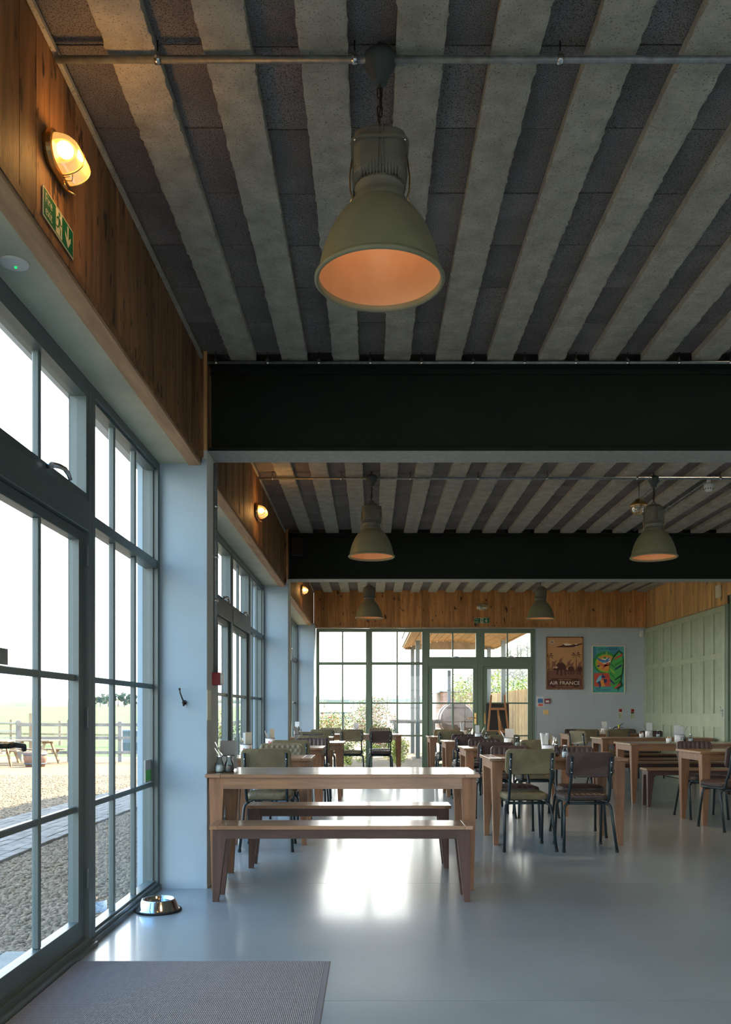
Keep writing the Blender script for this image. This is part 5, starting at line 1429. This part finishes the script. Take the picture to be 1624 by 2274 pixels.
t = thing('dog_bowl', 'shiny steel dog bowl on the floor by the window', 'bowl', (-1.262, 5.07, 0))
b = MB(); b.lathe([(0.129, 0.010), (0.126, 0.014), (0.118, 0.022), (0.100, 0.066), (0.096, 0.072), (0.091, 0.072), (0.086, 0.066), (0.074, 0.030), (0.05, 0.018), (0, 0.016)], n=48); b.build('bowl', 'chrome', t)
b = MB(); b.lathe([(0.128, 0.004), (0.1335, 0.0), (0.136, 0.006), (0.1335, 0.012), (0.127, 0.013)], n=48); b.build('rubber_ring', 'rubber', t)
b = MB(); b.lathe([(0.0825, 0.052), (0, 0.052)], n=32); b.build('water', 'jar_glass', t)

# stickers on the glass
t = thing('window_sticker', 'dark card with a green label low in the fixed window next to the pier', 'sticker')
MB().box(XG - 0.045, XG - 0.043, 5.50, 5.64, 0.72, 0.865).build('card', 'menu_grey', t)
MB().box(XG - 0.0428, XG - 0.0422, 5.505, 5.635, 0.73, 0.80).build('green_label', 'q_lgreen', t)
t = tag(MB().box(XG - 0.045, XG - 0.043, 3.24, 3.42, 1.365, 1.43).build('glass_sticker', 'galv'), 'grey sticker on the door glass at the left edge', 'sticker')
# ball ended bar outside the door
t = thing('door_bar', 'steel bar with a ball end low outside the glass door', 'bar', (0, 0, 0))
b = MB(); b.tube([(XG - 0.17, 2.6, 0.36), (XG - 0.17, 3.44, 0.36)], 0.010, 10); b.build('rod', 'steel', t)
b = MB(); b.sphere((XG - 0.17, 3.46, 0.358), 0.024, 16); b.build('ball', 'steel', t)
for y in (2.65, 3.25):
    b = MB(); b.tube([(XG - 0.17, y, 0.36), (XG - 0.17, y, -0.02)], 0.008, 8); b.build('post', 'steel', t)

# ================================================================== OUTDOORS
def gz(x, y):
    f = min(1, max(0, (y - 9) / 18)) * min(1, max(0, (-x - 2) / 3))
    return -0.02 - 0.46 * f
def grid_ground(name, m_, x0, x1, nx, y0, y1, ny, fn):
    vs = []; fs = []
    for j in range(ny + 1):
        for i in range(nx + 1):
            x = x0 + (x1 - x0) * i / nx; y = y0 + (y1 - y0) * j / ny
            vs.append((x, y, fn(x, y)))
    for j in range(ny):
        for i in range(nx):
            a = j * (nx + 1) + i; fs.append((a, a + 1, a + nx + 2, a + nx + 1))
    mb = MB(); mb.add(vs, fs, 0, True)
    return struct(mb.build(name, m_))
grid_ground('gravel_ground', 'gravel', -26, -1.56, 40, -6, 31, 50, lambda x, y: gz(x, y) - 0.012)
grid_ground('rear_ground', 'gravel', -1.56, 30, 20, -30, YB - 0.2, 20, lambda x, y: -0.035)
grid_ground('garden_ground', 'gravel', -1.56, 30, 20, YF + 0.15, 45, 20, lambda x, y: -0.035)
def field(x, y):
    d = math.hypot(x, y)
    return -0.50 + max(0, (d - 30)) * 0.0135 * (0.75 if x > 0 else 1.0) if d < 420 else -0.5 + 390 * 0.0135
g_ = grid_ground('grass_field', 'grass', -700, -1.5, 60, 31, 480, 50, lambda x, y: (-0.48 + max(0, (y - 45)) * 0.0105))
g_ = grid_ground('stubble_field', 'far_field', -1.5, 500, 40, 45, 480, 40, lambda x, y: (-0.06 + max(0, (y - 60)) * 0.006))
grid_ground('grass_side', 'grass', -700, -26, 10, -200, 31, 10, lambda x, y: -0.48)
for (nm, xa, xb, y, h0, h1, sd) in (('far_hill', -900, 900, 900, 14, 20, 3), ('far_hill', -700, 60, 640, 6, 12, 5)):
    vs = []; fs = []; n = 90
    for i in range(n + 1):
        x = xa + (xb - xa) * i / n; u = i / n
        h = h0 + (h1 - h0) * (u if sd == 8 else 0.5 + 0.5 * math.sin(u * 7 + sd)) + 1.5 * noise.noise(Vector((x * 0.02, sd, 0)))
        vs += [(x, y, -5), (x, y + 12, h * 0.8), (x, y + 30, h), (x, y + 120, h + 2), (x, y + 130, -5)]
    for i in range(n):
        for k in range(4): a = i * 5 + k; fs.append((a, a + 5, a + 6, a + 1))
    mb = MB(); mb.add(vs, fs, 0, True); tag(struct(mb.build(nm, 'far_hill')), None)

def slope_z(x, y): return max(-0.4, min(40, (x - 12) * 0.48) * min(1.3, max(0, (y - 110) / 60)) - 0.3)
grid_ground('wooded_slope', 'far_hill', 8, 150, 50, 112, 300, 40, slope_z)
# pebbles close to the glass
def pebbles(label, n, xr, yr, s0, s1, seed):
    rr = random.Random(seed); mb = MB(); vs_all = mb.v; 
    base = [(1, 0, 0), (0, 1, 0), (-1, 0, 0), (0, -1, 0), (0.7, 0.7, 0.0), (-0.7, 0.7, 0)]
    octv = [Vector(p) for p in ((1, 0, 0), (0.3, 0.95, 0), (-0.8, 0.6, 0), (-0.8, -0.6, 0), (0.3, -0.95, 0), (0.5, 0.25, 0.8), (-0.3, 0.5, 0.8), (-0.3, -0.45, 0.85), (0.35, -0.4, 0.85))]
    fc = [(0, 1, 5), (1, 6, 5), (1, 2, 6), (2, 3, 7), (2, 7, 6), (3, 4, 7), (4, 8, 7), (4, 0, 8), (0, 5, 8), (5, 6, 7, 8)]
    for _ in range(n):
        x = rr.uniform(*xr); y = yr[0] + (yr[1] - yr[0]) * rr.random() ** 1.5
        s = rr.uniform(s0, s1); a = rr.uniform(0, 2 * PI); c_, s_ = math.cos(a), math.sin(a); e_ = rr.uniform(0.55, 1)
        z = gz(x, y) - 0.012; tl = rr.uniform(-0.3, 0.3)
        vs = []
        for p in octv:
            px_, py_, pz_ = p.x * s * rr.uniform(0.85, 1.1), p.y * s * e_ * rr.uniform(0.85, 1.1), p.z * s * 0.6
            vs.append((x + c_ * px_ - s_ * py_, y + s_ * px_ + c_ * py_, z + pz_ + tl * px_ * 0.5 + s * 0.1))
        mb.add(vs, fc, 0, True)
    o = mb.build('gravel_stones', 'stones'); tag(o, label, 'gravel', kind='stuff'); return o
pebbles('loose pale gravel stones just outside the glass', 15000, (-2.93, -1.60), (4.22, 13.5), 0.010, 0.028, 3)
pebbles('sunlit gravel stones beyond the brick path', 12000, (-9.5, -4.12), (5.5, 20), 0.012, 0.026, 4)
# paving slabs at the door and brick path
pv = thing('door_paving', 'grey textured paving slabs outside the glass door', 'paving')
y = 1.2; row = 0
xs_ = [-1.56, -1.80, -2.22, -2.64, -2.93]
for i in range(4):
    y = 1.2 + (0.13 if i % 2 else 0)
    while y < 4.18:
        y2 = min(y + 0.43, 4.20)
        centred('paving_slab', 'slab', (xs_[i + 1] + 0.006, xs_[i] - 0.006, y + 0.006, y2 - 0.006, -0.08, 0.004 + R.uniform(-0.004, 0.004)), pv, 0.006)
        y += 0.43
bpth = thing('brick_path', 'grey block-paved path running along the building outside', 'path')
rs_ = MB(); cnt = 0
bm_ = MB().box(-0.0485, 0.0485, -0.0985, 0.0985, -0.06, 0).mesh('paving_brick', 'brick_path', 0.004)
cols = 11; wcol = 1.14 / cols
lst = []
for c in range(cols):
    y = 3.2 + (0.1 if c % 2 else 0)
    while y < 19: lst.append((-2.95 - wcol * (c + 0.5), y)); y += 0.204
lst.sort(key=lambda p: abs(p[1] - 5.2))
vis = [p for p in lst if 825 + p[0] * FPX / p[1] > -20][:298]; vs_ = set(vis)
for p in lst:
    z = gz(*p) + 0.018 + R.uniform(-0.003, 0.003)
    if p in vs_:
        o = bpy.data.objects.new('paving_brick', bm_); COL.objects.link(o); o.parent = bpth; o.location = (p[0], p[1], z)
    else: rs_.box(p[0] - 0.048, p[0] + 0.048, p[1] - 0.098, p[1] + 0.098, z - 0.06, z)
o = rs_.build('paving_brick_rest', 'brick_path', bpth); o['kind'] = 'stuff'

# picnic tables
def picnic(label, x, y, rz):
    z = gz(x, y) - 0.01
    t = thing('picnic_table', label, 'picnic table', (x, y, z), rz, 'timber picnic tables')
    for k in range(5): centred('top_plank', 'pale_timber', (-0.9, 0.9, -0.36 + 0.145 * k, -0.36 + 0.145 * k + 0.138, 0.735, 0.775), t)
    for s_ in (-1, 1):
        for k in range(2):
            ya = s_ * (0.60 + 0.14 * k); centred('seat_plank', 'pale_timber', (-0.9, 0.9, ya - 0.066, ya + 0.066, 0.43, 0.468), t)
        for q in (-1, 1):
            b = MB(); b.bar((s_ * 0.68, q * 0.72, 0.0), (s_ * 0.68, q * 0.18, 0.735), 0.045, 0.09); b.build('leg', 'pale_timber', t)
        b = MB(); b.bar((s_ * 0.64, -0.76, 0.40), (s_ * 0.64, 0.76, 0.40), 0.045, 0.09); b.build('seat_bearer', 'pale_timber', t)
        b = MB(); b.bar((s_ * 0.64, -0.34, 0.70), (s_ * 0.64, 0.34, 0.70), 0.045, 0.07); b.build('top_bearer', 'pale_timber', t)
        b = MB(); b.bar((s_ * 0.62, 0, 0.42), (s_ * 0.15, 0, 0.72), 0.045, 0.07); b.build('brace', 'pale_timber', t)
    return t
picnic('timber picnic table outside, nearest and cut by the left edge', -11.25, 24.5, 0.12)
picnic('timber picnic table outside, right one in front of the fence', -10.85, 27.0, -0.12)
# post and rail fences
def fence(label, p, q, n, hp, rails, m_, pw=0.10, group='timber post and rail fences'):
    t = thing('post_and_rail_fence', label, 'fence', (0, 0, 0), 0, group)
    p = Vector((p[0], p[1], 0)); q = Vector((q[0], q[1], 0))
    for i in range(n + 1):
        c = p.lerp(q, i / n); z = gz(c.x, c.y) - 0.03
        b = MB(); b.box(-pw / 2, pw / 2, -pw / 2, pw / 2, 0, hp + R.uniform(-0.03, 0.03)); b.build('fence_post', m_, t, 0.0, (c.x, c.y, z))
    for i in range(n):
        a = p.lerp(q, i / n); b_ = p.lerp(q, (i + 1) / n)
        for h in rails:
            mb = MB(); mb.bar((a.x, a.y - pw / 2 - 0.02, gz(a.x, a.y) + h), (b_.x, b_.y - pw / 2 - 0.02, gz(b_.x, b_.y) + h), 0.04, 0.10); mb.build('fence_rail', m_, t)
    return t
fence('pale timber post and rail fence behind the picnic tables', (-11.7, 28.4), (-3.3, 28.4), 5, 1.38, (1.22, 0.78, 0.30), 'grey_timber', 0.12)
fence('low timber fence farther off at the field edge', (-19.5, 43.5), (-6.5, 38.0), 9, 1.25, (1.05, 0.55), 'pale_timber', 0.12)
tag(MB().box(-0.1, 0.1, -0.1, 0.1, 0, 1.62).build('gate_post', 'pale_timber', None, 0.0, (-11.35, 28.7, -0.50)), 'thick timber gate post at the left of the fence outside', 'post')
t = thing('field_gate', 'thin steel field gate at the left edge outside', 'gate', (0, 0, 0))
MB().bar((-11.85, 28.6, -0.4), (-11.85, 28.6, 0.85), 0.05, 0.05).build('upright', 'tank_grey', t)
for h in (0.0, 0.3, 0.52, 0.8): MB().bar((-14.5, 28.6, h), (-11.85, 28.6, h), 0.03, 0.03).build('gate_bar', 'galv', t)
t = thing('water_tank', 'dark grey ribbed water butt standing behind the fence outside', 'water butt', (-9.85, 35.0, -0.5))
b = MB(); b.lathe([(0, 0), (0.40, 0), (0.42, 0.05), (0.42, 0.4), (0.435, 0.42), (0.42, 0.44), (0.42, 0.85), (0.435, 0.87), (0.41, 0.92), (0, 0.95)], n=28); b.build('drum', 'tank_grey', t)
t = thing('planter_barrel', 'half barrel planter between the picnic tables outside', 'planter', (-9.9, 25.2, -0.46))
b = MB(); b.lathe([(0, 0), (0.26, 0), (0.33, 0.25), (0.33, 0.45), (0.31, 0.45), (0.28, 0.40), (0, 0.40)], n=20); b.build('barrel', 'wagon_wood', t)
b = MB(); b.lathe([(0.30, 0.09), (0.31, 0.09), (0.318, 0.13), (0.305, 0.13)], n=20); b.lathe([(0.335, 0.36), (0.34, 0.36), (0.34, 0.40), (0.335, 0.40)], n=20); b.build('hoop', 'tank_grey', t)

# ---- foliage
def leaf_cloud(mb, cx, cy, cz, rx, ry, rz_, n, s, rr, mi=0, droop=0.0, shell=0.35):
    for _ in range(n):
        while True:
            x, y, z = rr.uniform(-1, 1), rr.uniform(-1, 1), rr.uniform(-1, 1)
            d = x * x + y * y + z * z
            if shell < d < 1: break
        p = Vector((cx + x * rx, cy + y * ry, cz + z * rz_ - droop * d))
        a = Vector((rr.uniform(-1, 1), rr.uniform(-1, 1), rr.uniform(-0.6, 0.6))).normalized(); b = a.cross(Vector((rr.uniform(-1, 1), rr.uniform(-1, 1), rr.uniform(-1, 1)))).normalized()
        q = s * rr.uniform(0.6, 1.3)
        mb.add([p - a * q, p + b * q * 0.45, p + a * q, p - b * q * 0.45], [(0, 1, 2, 3)], mi)
def shrub(name, label, x, y, h, wd, mats_, n, s, seed, cat='shrub', group='garden shrubs', lobes=7, z=0.0, low=0.15):
    rr = random.Random(seed); t = thing(name, label, cat, (x, y, z), 0, group)
    st = MB()
    mb = MB()
    for k in range(lobes):
        a = 2 * PI * k / lobes + rr.random(); q = rr.uniform(0.2, 0.75)
        cx, cy = math.cos(a) * wd * 0.5 * q, math.sin(a) * wd * 0.4 * q; cz = rr.uniform(h * low + wd * 0.15, h * 0.82)
        st.tube([(rr.uniform(-0.05, 0.05), rr.uniform(-0.05, 0.05), 0), (cx * 0.4, cy * 0.4, cz * 0.5), (cx, cy, cz)], 0.012 * h, 5, r_end=0.004)
        leaf_cloud(mb, cx, cy, cz, wd * 0.30, wd * 0.28, h * 0.20, n // lobes, s, rr, rr.randrange(len(mats_)) if len(mats_) < 3 else 0, shell=0.05)
    if len(mats_) >= 3:
        mb.m = [rr.choices(range(len(mats_)), weights=[3] + [2] * (len(mats_) - 1))[0] for _ in mb.m]
    o = mb.build('foliage', mats_, t); o['kind'] = 'stuff'
    st.build('stems', 'bark', t)
    return t
shrub('flowering_shrub', 'pale blossoming shrub outside the left far window', -1.3, 21.5, 1.25, 1.6, ['blossom', 'leaf_green', 'leaf_lime', 'leaf_red'], 3600, 0.030, 1, lobes=10)
shrub('flowering_shrub', 'tall red and white shrub outside behind the far mullion', -0.05, 20.6, 1.55, 1.3, ['blossom', 'leaf_lime', 'leaf_red', 'leaf_green'], 3600, 0.030, 2, lobes=10)
shrub('flowering_shrub', 'low white blossoming shrub outside at the far left corner', -2.6, 24.4, 1.15, 1.4, ['blossom', 'leaf_lime', 'leaf_green'], 1800, 0.032, 3)
shrub('lime_shrub', 'yellow-green feathery shrub just outside the far window', 0.60, 18.6, 0.85, 0.55, ['leaf_lime', 'leaf_green'], 2600, 0.022, 4, lobes=8, low=0.05)
shrub('green_shrub', 'small dark green shrub outside behind the far tables', -0.52, 18.9, 0.75, 0.45, ['leaf_green', 'leaf_lime'], 1500, 0.022, 5, low=0.05)
shrub('green_shrub', 'rounded green shrub outside beside the canopy post', 0.30, 22.6, 1.0, 0.9, ['leaf_green', 'tree_hazed'], 1800, 0.026, 6)
shrub('green_shrub', 'low green shrub outside under the brown chair', -0.02, 19.0, 0.45, 0.6, ['leaf_lime', 'leaf_green'], 1300, 0.022, 7, low=0.05)
shrub('golden_shrub', 'golden leafed young tree outside behind the glass door', 2.95, 26.6, 2.7, 1.0, ['leaf_lime', 'leaf_lime', 'leaf_green'], 1100, 0.045, 8, low=0.3)
shrub('hedge_shrub', 'yellow-green tree outside behind the easel door', 4.35, 30.0, 2.7, 1.5, ['leaf_lime', 'leaf_green', 'leaf_lime'], 3000, 0.05, 9, lobes=12)
shrub('hedge_shrub', 'yellow-green bush outside right of the wagon', 5.6, 33.0, 2.6, 1.8, ['leaf_lime', 'leaf_green', 'leaf_green'], 3000, 0.05, 10, lobes=12)
for i, (x, y, h, wd, lb_) in enumerate(((-2.25, 14.6, 1.55, 0.75, 'leafy shrub outside the second bay windows, nearer one'), (-4.7, 23.4, 2.1, 1.5, 'leafy shrub outside the second bay windows, farther one'))):
    shrub('green_shrub', lb_, x, y, h, wd, ['leaf_lime', 'leaf_green', 'blossom'], 2000, 0.035, 20 + i, z=-0.45)
# hedge at far edge of grass
hm = MB(); rr = random.Random(5)
for k in range(240):
    x = -420 + k * 1.3; leaf_cloud(hm, x, 180 - x * 0.05, 1.6 + rr.random() * 0.3, 1.4, 1.2, 1.3, 16, 0.5, rr, 0, shell=0.0)
tag(hm.build('hedge', 'leaf_green'), 'long hedge along the far side of the grass field', 'hedge', kind='stuff')
# distant pines on the rise
def far_tree(label, x, y, z, h, wd, seed, m_='tree_hazed', bare=False, group='distant trees'):
    rr = random.Random(seed); t = thing('distant_tree', label, 'tree', (x, y, z), 0, group)
    b = MB(); b.tube([(0, 0, -1), (wd * 0.03, 0, h * 0.4), (0, 0, h * 0.85)], h * 0.03, 6, r_end=h * 0.01)
    br = []
    for k in range(9 if not bare else 26):
        a = rr.uniform(0, 2 * PI); z0 = rr.uniform(0.25, 0.75) * h; L = wd * rr.uniform(0.25, 0.5)
        e_ = (math.cos(a) * L, math.sin(a) * L, min(h, z0 + L * rr.uniform(0.25, 1.0)))
        b.tube([(0, 0, z0), (e_[0] * 0.5, e_[1] * 0.5, (z0 + e_[2]) / 2), e_], h * 0.009, 4, r_end=h * 0.002); br.append(e_)
        if bare:
            for q in range(5):
                a2 = rr.uniform(0, 2 * PI); l2 = L * 0.45
                b.tube([(e_[0] * 0.7, e_[1] * 0.7, z0 + (e_[2] - z0) * 0.7), (e_[0] * 0.7 + math.cos(a2) * l2, e_[1] * 0.7 + math.sin(a2) * l2, e_[2] + l2 * rr.random())], h * 0.003, 3, r_end=h * 0.001)
    b.build('trunk', 'bark' if not bare else 'bare_tree_hazed', t)
    mb = MB()
    if not bare:
        for e_ in br: leaf_cloud(mb, e_[0], e_[1], e_[2], wd * 0.24, wd * 0.24, h * 0.17, 200, h * 0.06, rr, 0, shell=0.0)
    else:
        for e_ in br: leaf_cloud(mb, e_[0], e_[1], e_[2], wd * 0.16, wd * 0.16, h * 0.10, 12, h * 0.012, rr, 0, shell=0.0)
    o = mb.build('crown', m_, t); o['kind'] = 'stuff'
    return t
def at(pxx, yy, s): return ((pxx - 825) / s, FPX / s, EYE + (1580 - yy) / s)
i = 0
for (pxx, top, base, wpx, where) in ((222, 1545, 1568, 22, 'leftmost low pine'), (240, 1541, 1568, 30, 'broad pine'), (262, 1537, 1567, 26, 'tallest pine behind the bar'), (276, 1540, 1568, 22, 'pine right of the tallest'), (292, 1538, 1568, 22, 'pine with sparse tiers'), (205, 1553, 1568, 18, 'outermost small pine')):
    s = 4.4; x, y, z = at(pxx, base, s); i += 1
    far_tree('distant tree on the rise outside the fixed window, ' + where, x, y, z - 0.6, (base - top) / s, wpx / s, 40 + i)
for k, (pxx, top, base, wpx) in enumerate(((785, 1540, 1562, 26), (860, 1535, 1564, 30), (842, 1545, 1562, 24), (720, 1545, 1562, 24))):
    s = 5.5; x, y, z = at(pxx, base, s); z = (y - 60) * 0.006 - 0.06 + 0.4; base = 1576
    far_tree('bare distant tree beyond the fields, %s' % ('between the left far panes', 'most upright one', 'beside the upright one', 'leftmost of them')[k], x, y, z - 0.6, (base - top) / s, wpx / s, 60 + k, 'bare_tree_hazed', True)
# wooded hillside on the right
rr = random.Random(77)
for k in range(30):
    pxx = 1028 + k * 5.6 + rr.uniform(-4, 4); y = 132 + (k * 29 % 62) + rr.uniform(0, 6)
    x = (pxx - 825) * y / FPX
    far_tree('bare grey tree in the hillside wood seen through the right far panes', x, y, slope_z(x, y) - 0.2, 4.6 + rr.uniform(0, 1.6), 3.0, 80 + k, 'bare_tree_hazed', True, 'trees of the hillside wood')

# ---- canopy outside the far doors
cp = thing('canopy', 'timber-lined canopy roof on steel posts outside the far doors', 'canopy', (0, 0, 0))
cx0, cx1, cy0, cy1, chh = 0.98, 3.60, 17.25, 25.0, 3.03
nb_ = 14
for k in range(nb_):
    u0, u1 = k / nb_, (k + 1) / nb_
    za, zb_ = chh + 0.20 * math.sin(PI * u0), chh + 0.20 * math.sin(PI * u1)
    xa, xb_ = cx0 + (cx1 - cx0) * u0 + 0.006, cx0 + (cx1 - cx0) * u1 - 0.006
    b = MB(); b.hexa([(xa, cy0, za), (xb_, cy0, zb_), (xb_, cy1, zb_), (xa, cy1, za)], [(xa, cy0, za + 0.03), (xb_, cy0, zb_ + 0.03), (xb_, cy1, zb_ + 0.03), (xa, cy1, za + 0.03)]); b.build('lining_board', 'canopy_wood', cp)
for (x0, x1) in ((cx0 - 0.06, cx0), (cx1, cx1 + 0.06)): MB().box(x0, x1, cy0, cy1, chh - 0.02, chh + 0.16).build('edge_beam', 'canopy_wood', cp)
MB().box(cx0 - 0.09, cx0 - 0.06, cy0, cy1, chh + 0.02, chh + 0.24).build('gutter', 'canopy_steel', cp)
b = MB(); vs = []; n = 16
for k in range(n + 1): u = k / n; x = cx0 + (cx1 - cx0) * u; vs += [(x, cy1 - 0.05, chh - 0.05), (x, cy1 - 0.05, chh + 0.20 * math.sin(PI * u))]
b.add(vs, [(2 * k, 2 * k + 2, 2 * k + 3, 2 * k + 1) for k in range(n)]); b.build('end_board', 'pale_timber', cp)
MB().box(cx0 - 0.1, cx1 + 0.1, cy0, cy1, chh + 0.26, chh + 0.30).build('roof_sheet', 'roof_sheet', cp)
for (x, y) in ((1.20, 25.0 - 0.1), (1.21, 22.3), (3.42, 24.9), (3.44, 22.3)):
    MB().box(-0.055, 0.055, -0.055, 0.055, -0.05, chh).build('post', 'canopy_steel', cp, 0.0, (x, y, 0))
for y in (18.6, 20.4, 22.3, 24.0): MB().box(cx0, cx1, y - 0.04, y + 0.04, chh - 0.07, chh).build('cross_tie', 'canopy_wood', cp) if y == 24.9 else None
# ---- barrel oven with flue
t = thing('barrel_oven', 'large rusty steel barrel oven with a flue outside the glass door', 'oven', (0, 0, 0))
bx, by, bz, br_ = 2.28, 22.4, 0.97, 0.43
b = MB(); b.lathe([(0, 0), (br_ - 0.02, 0), (br_, 0.02), (br_, 1.8), (br_ - 0.02, 1.82), (0, 1.82)], (bx, by, bz), 40, 0, 'y'); b.build('drum', 'rust_steel', t)
for q in (0.05, 1.0):
    b = MB(); b.lathe([(br_ + 0.001, q), (br_ + 0.018, q), (br_ + 0.018, q + 0.06), (br_ + 0.001, q + 0.06)], (bx, by, bz), 40, 0, 'y'); b.build('band', 'rust_steel', t)
b = MB()
for k in range(24): a = 2 * PI * k / 24; b.sphere((bx + (br_ + 0.018) * math.cos(a), by + 0.08, bz + (br_ + 0.018) * math.sin(a)), 0.012, 6)
b.build('rivets', 'steel', t)
MB().cyl((bx - 0.16, by + 0.9, 0), 0.05, bz + br_ - 0.03, 2.30, 14).build('flue', 'tank_grey', t)
for q in (0.3, 1.5):
    for s_ in (-1, 1): MB().bar((bx + s_ * 0.34, by + q, -0.05), (bx + s_ * 0.25, by + q, bz - 0.3), 0.06, 0.06).build('stand_leg', 'tank_grey', t)
# ---- wagon-like shed and lean-to
t = thing('timber_wagon', 'pinkish brown boarded wagon shed outside behind the oven', 'shed', (0, 0, 0))
for k in range(9): MB().box(3.55, 6.6, 44.0, 44.04, 0.35 + 0.20 * k, 0.35 + 0.20 * k + 0.19).build('wall_board', 'wagon_wood', t)
MB().box(3.55, 6.6, 44.05, 47, 0.3, 2.18).build('body', 'wagon_wood', t); MB().box(3.45, 6.7, 43.9, 47.1, 2.19, 2.27).build('roof', 'roof_sheet', t)
b = MB(); b.hexa([(2.2, 43.8, 1.80), (3.5, 43.8, 2.15), (3.5, 46, 2.15), (2.2, 46, 1.80)], [(2.2, 43.8, 1.86), (3.5, 43.8, 2.21), (3.5, 46, 2.21), (2.2, 46, 1.86)]); b.build('lean_to_roof', 'roof_sheet', t)
for x in (2.3, 3.0): MB().box(x - 0.05, x + 0.05, 43.9, 44.0, -0.05, 1.85).build('lean_to_post', 'grey_timber', t)
# ---- slatted fence at right
t = thing('slatted_fence', 'tall fence of narrow vertical timber slats outside at the right', 'fence')
y = 17.4
while y < 27: MB().box(3.70, 3.722, y, y + 0.045, 0.0, 1.72 + R.uniform(-0.006, 0.006)).build('slat', 'fence_slat', t); y += 0.062
for h in (0.3, 1.0, 1.5): MB().box(3.723, 3.76, 17.4, 27, h, h + 0.08).build('rail', 'pale_timber', t)
b = MB(); b.box(3.78, 3.80, 17.4, 27, 0, 1.68); b.build('backing_board', 'wagon_wood', t)
t = thing('barn_gable', 'dark sloping barge board of a barn beyond the slatted fence', 'barn')
MB().bar((4.62, 24.5, 1.2), (5.1, 24.5, 3.6), 0.12, 0.20).build('barge_board', 'roof_sheet', t)
MB().bar((4.80, 24.6, 1.2), (5.25, 24.6, 3.4), 0.10, 0.14).build('rafter', 'grey_timber', t)
MB().box(5.3, 9.0, 24.7, 24.8, 0, 3.0).build('wall', 'wagon_wood', t)
# low pergola rails in the garden
t = thing('garden_rail', 'low weathered timber rail and post outside the far window', 'garden rail', (0, 0, 0))
MB().box(0.50, 1.9, 23.0, 23.1, 0.86, 0.96).build('rail', 'grey_timber', t)
MB().box(0.60, 0.72, 22.98, 23.1, -0.05, 0.90).build('post', 'grey_timber', t); MB().box(1.6, 1.72, 22.98, 23.1, -0.05, 0.90).build('post', 'grey_timber', t)
t = thing('paddock_rail', 'thin steel paddock rail beyond the blossoming shrubs', 'fence', (0, 0, 0))
for h in (1.05, 0.72): MB().box(-6.5, -1.2, 55.0, 55.06, h, h + 0.07).build('rail', 'tank_grey', t)
for x in (-6.0, -4.6, -3.2, -1.8): MB().box(x, x + 0.07, 55.0, 55.07, -0.1, 1.12).build('post', 'tank_grey', t)
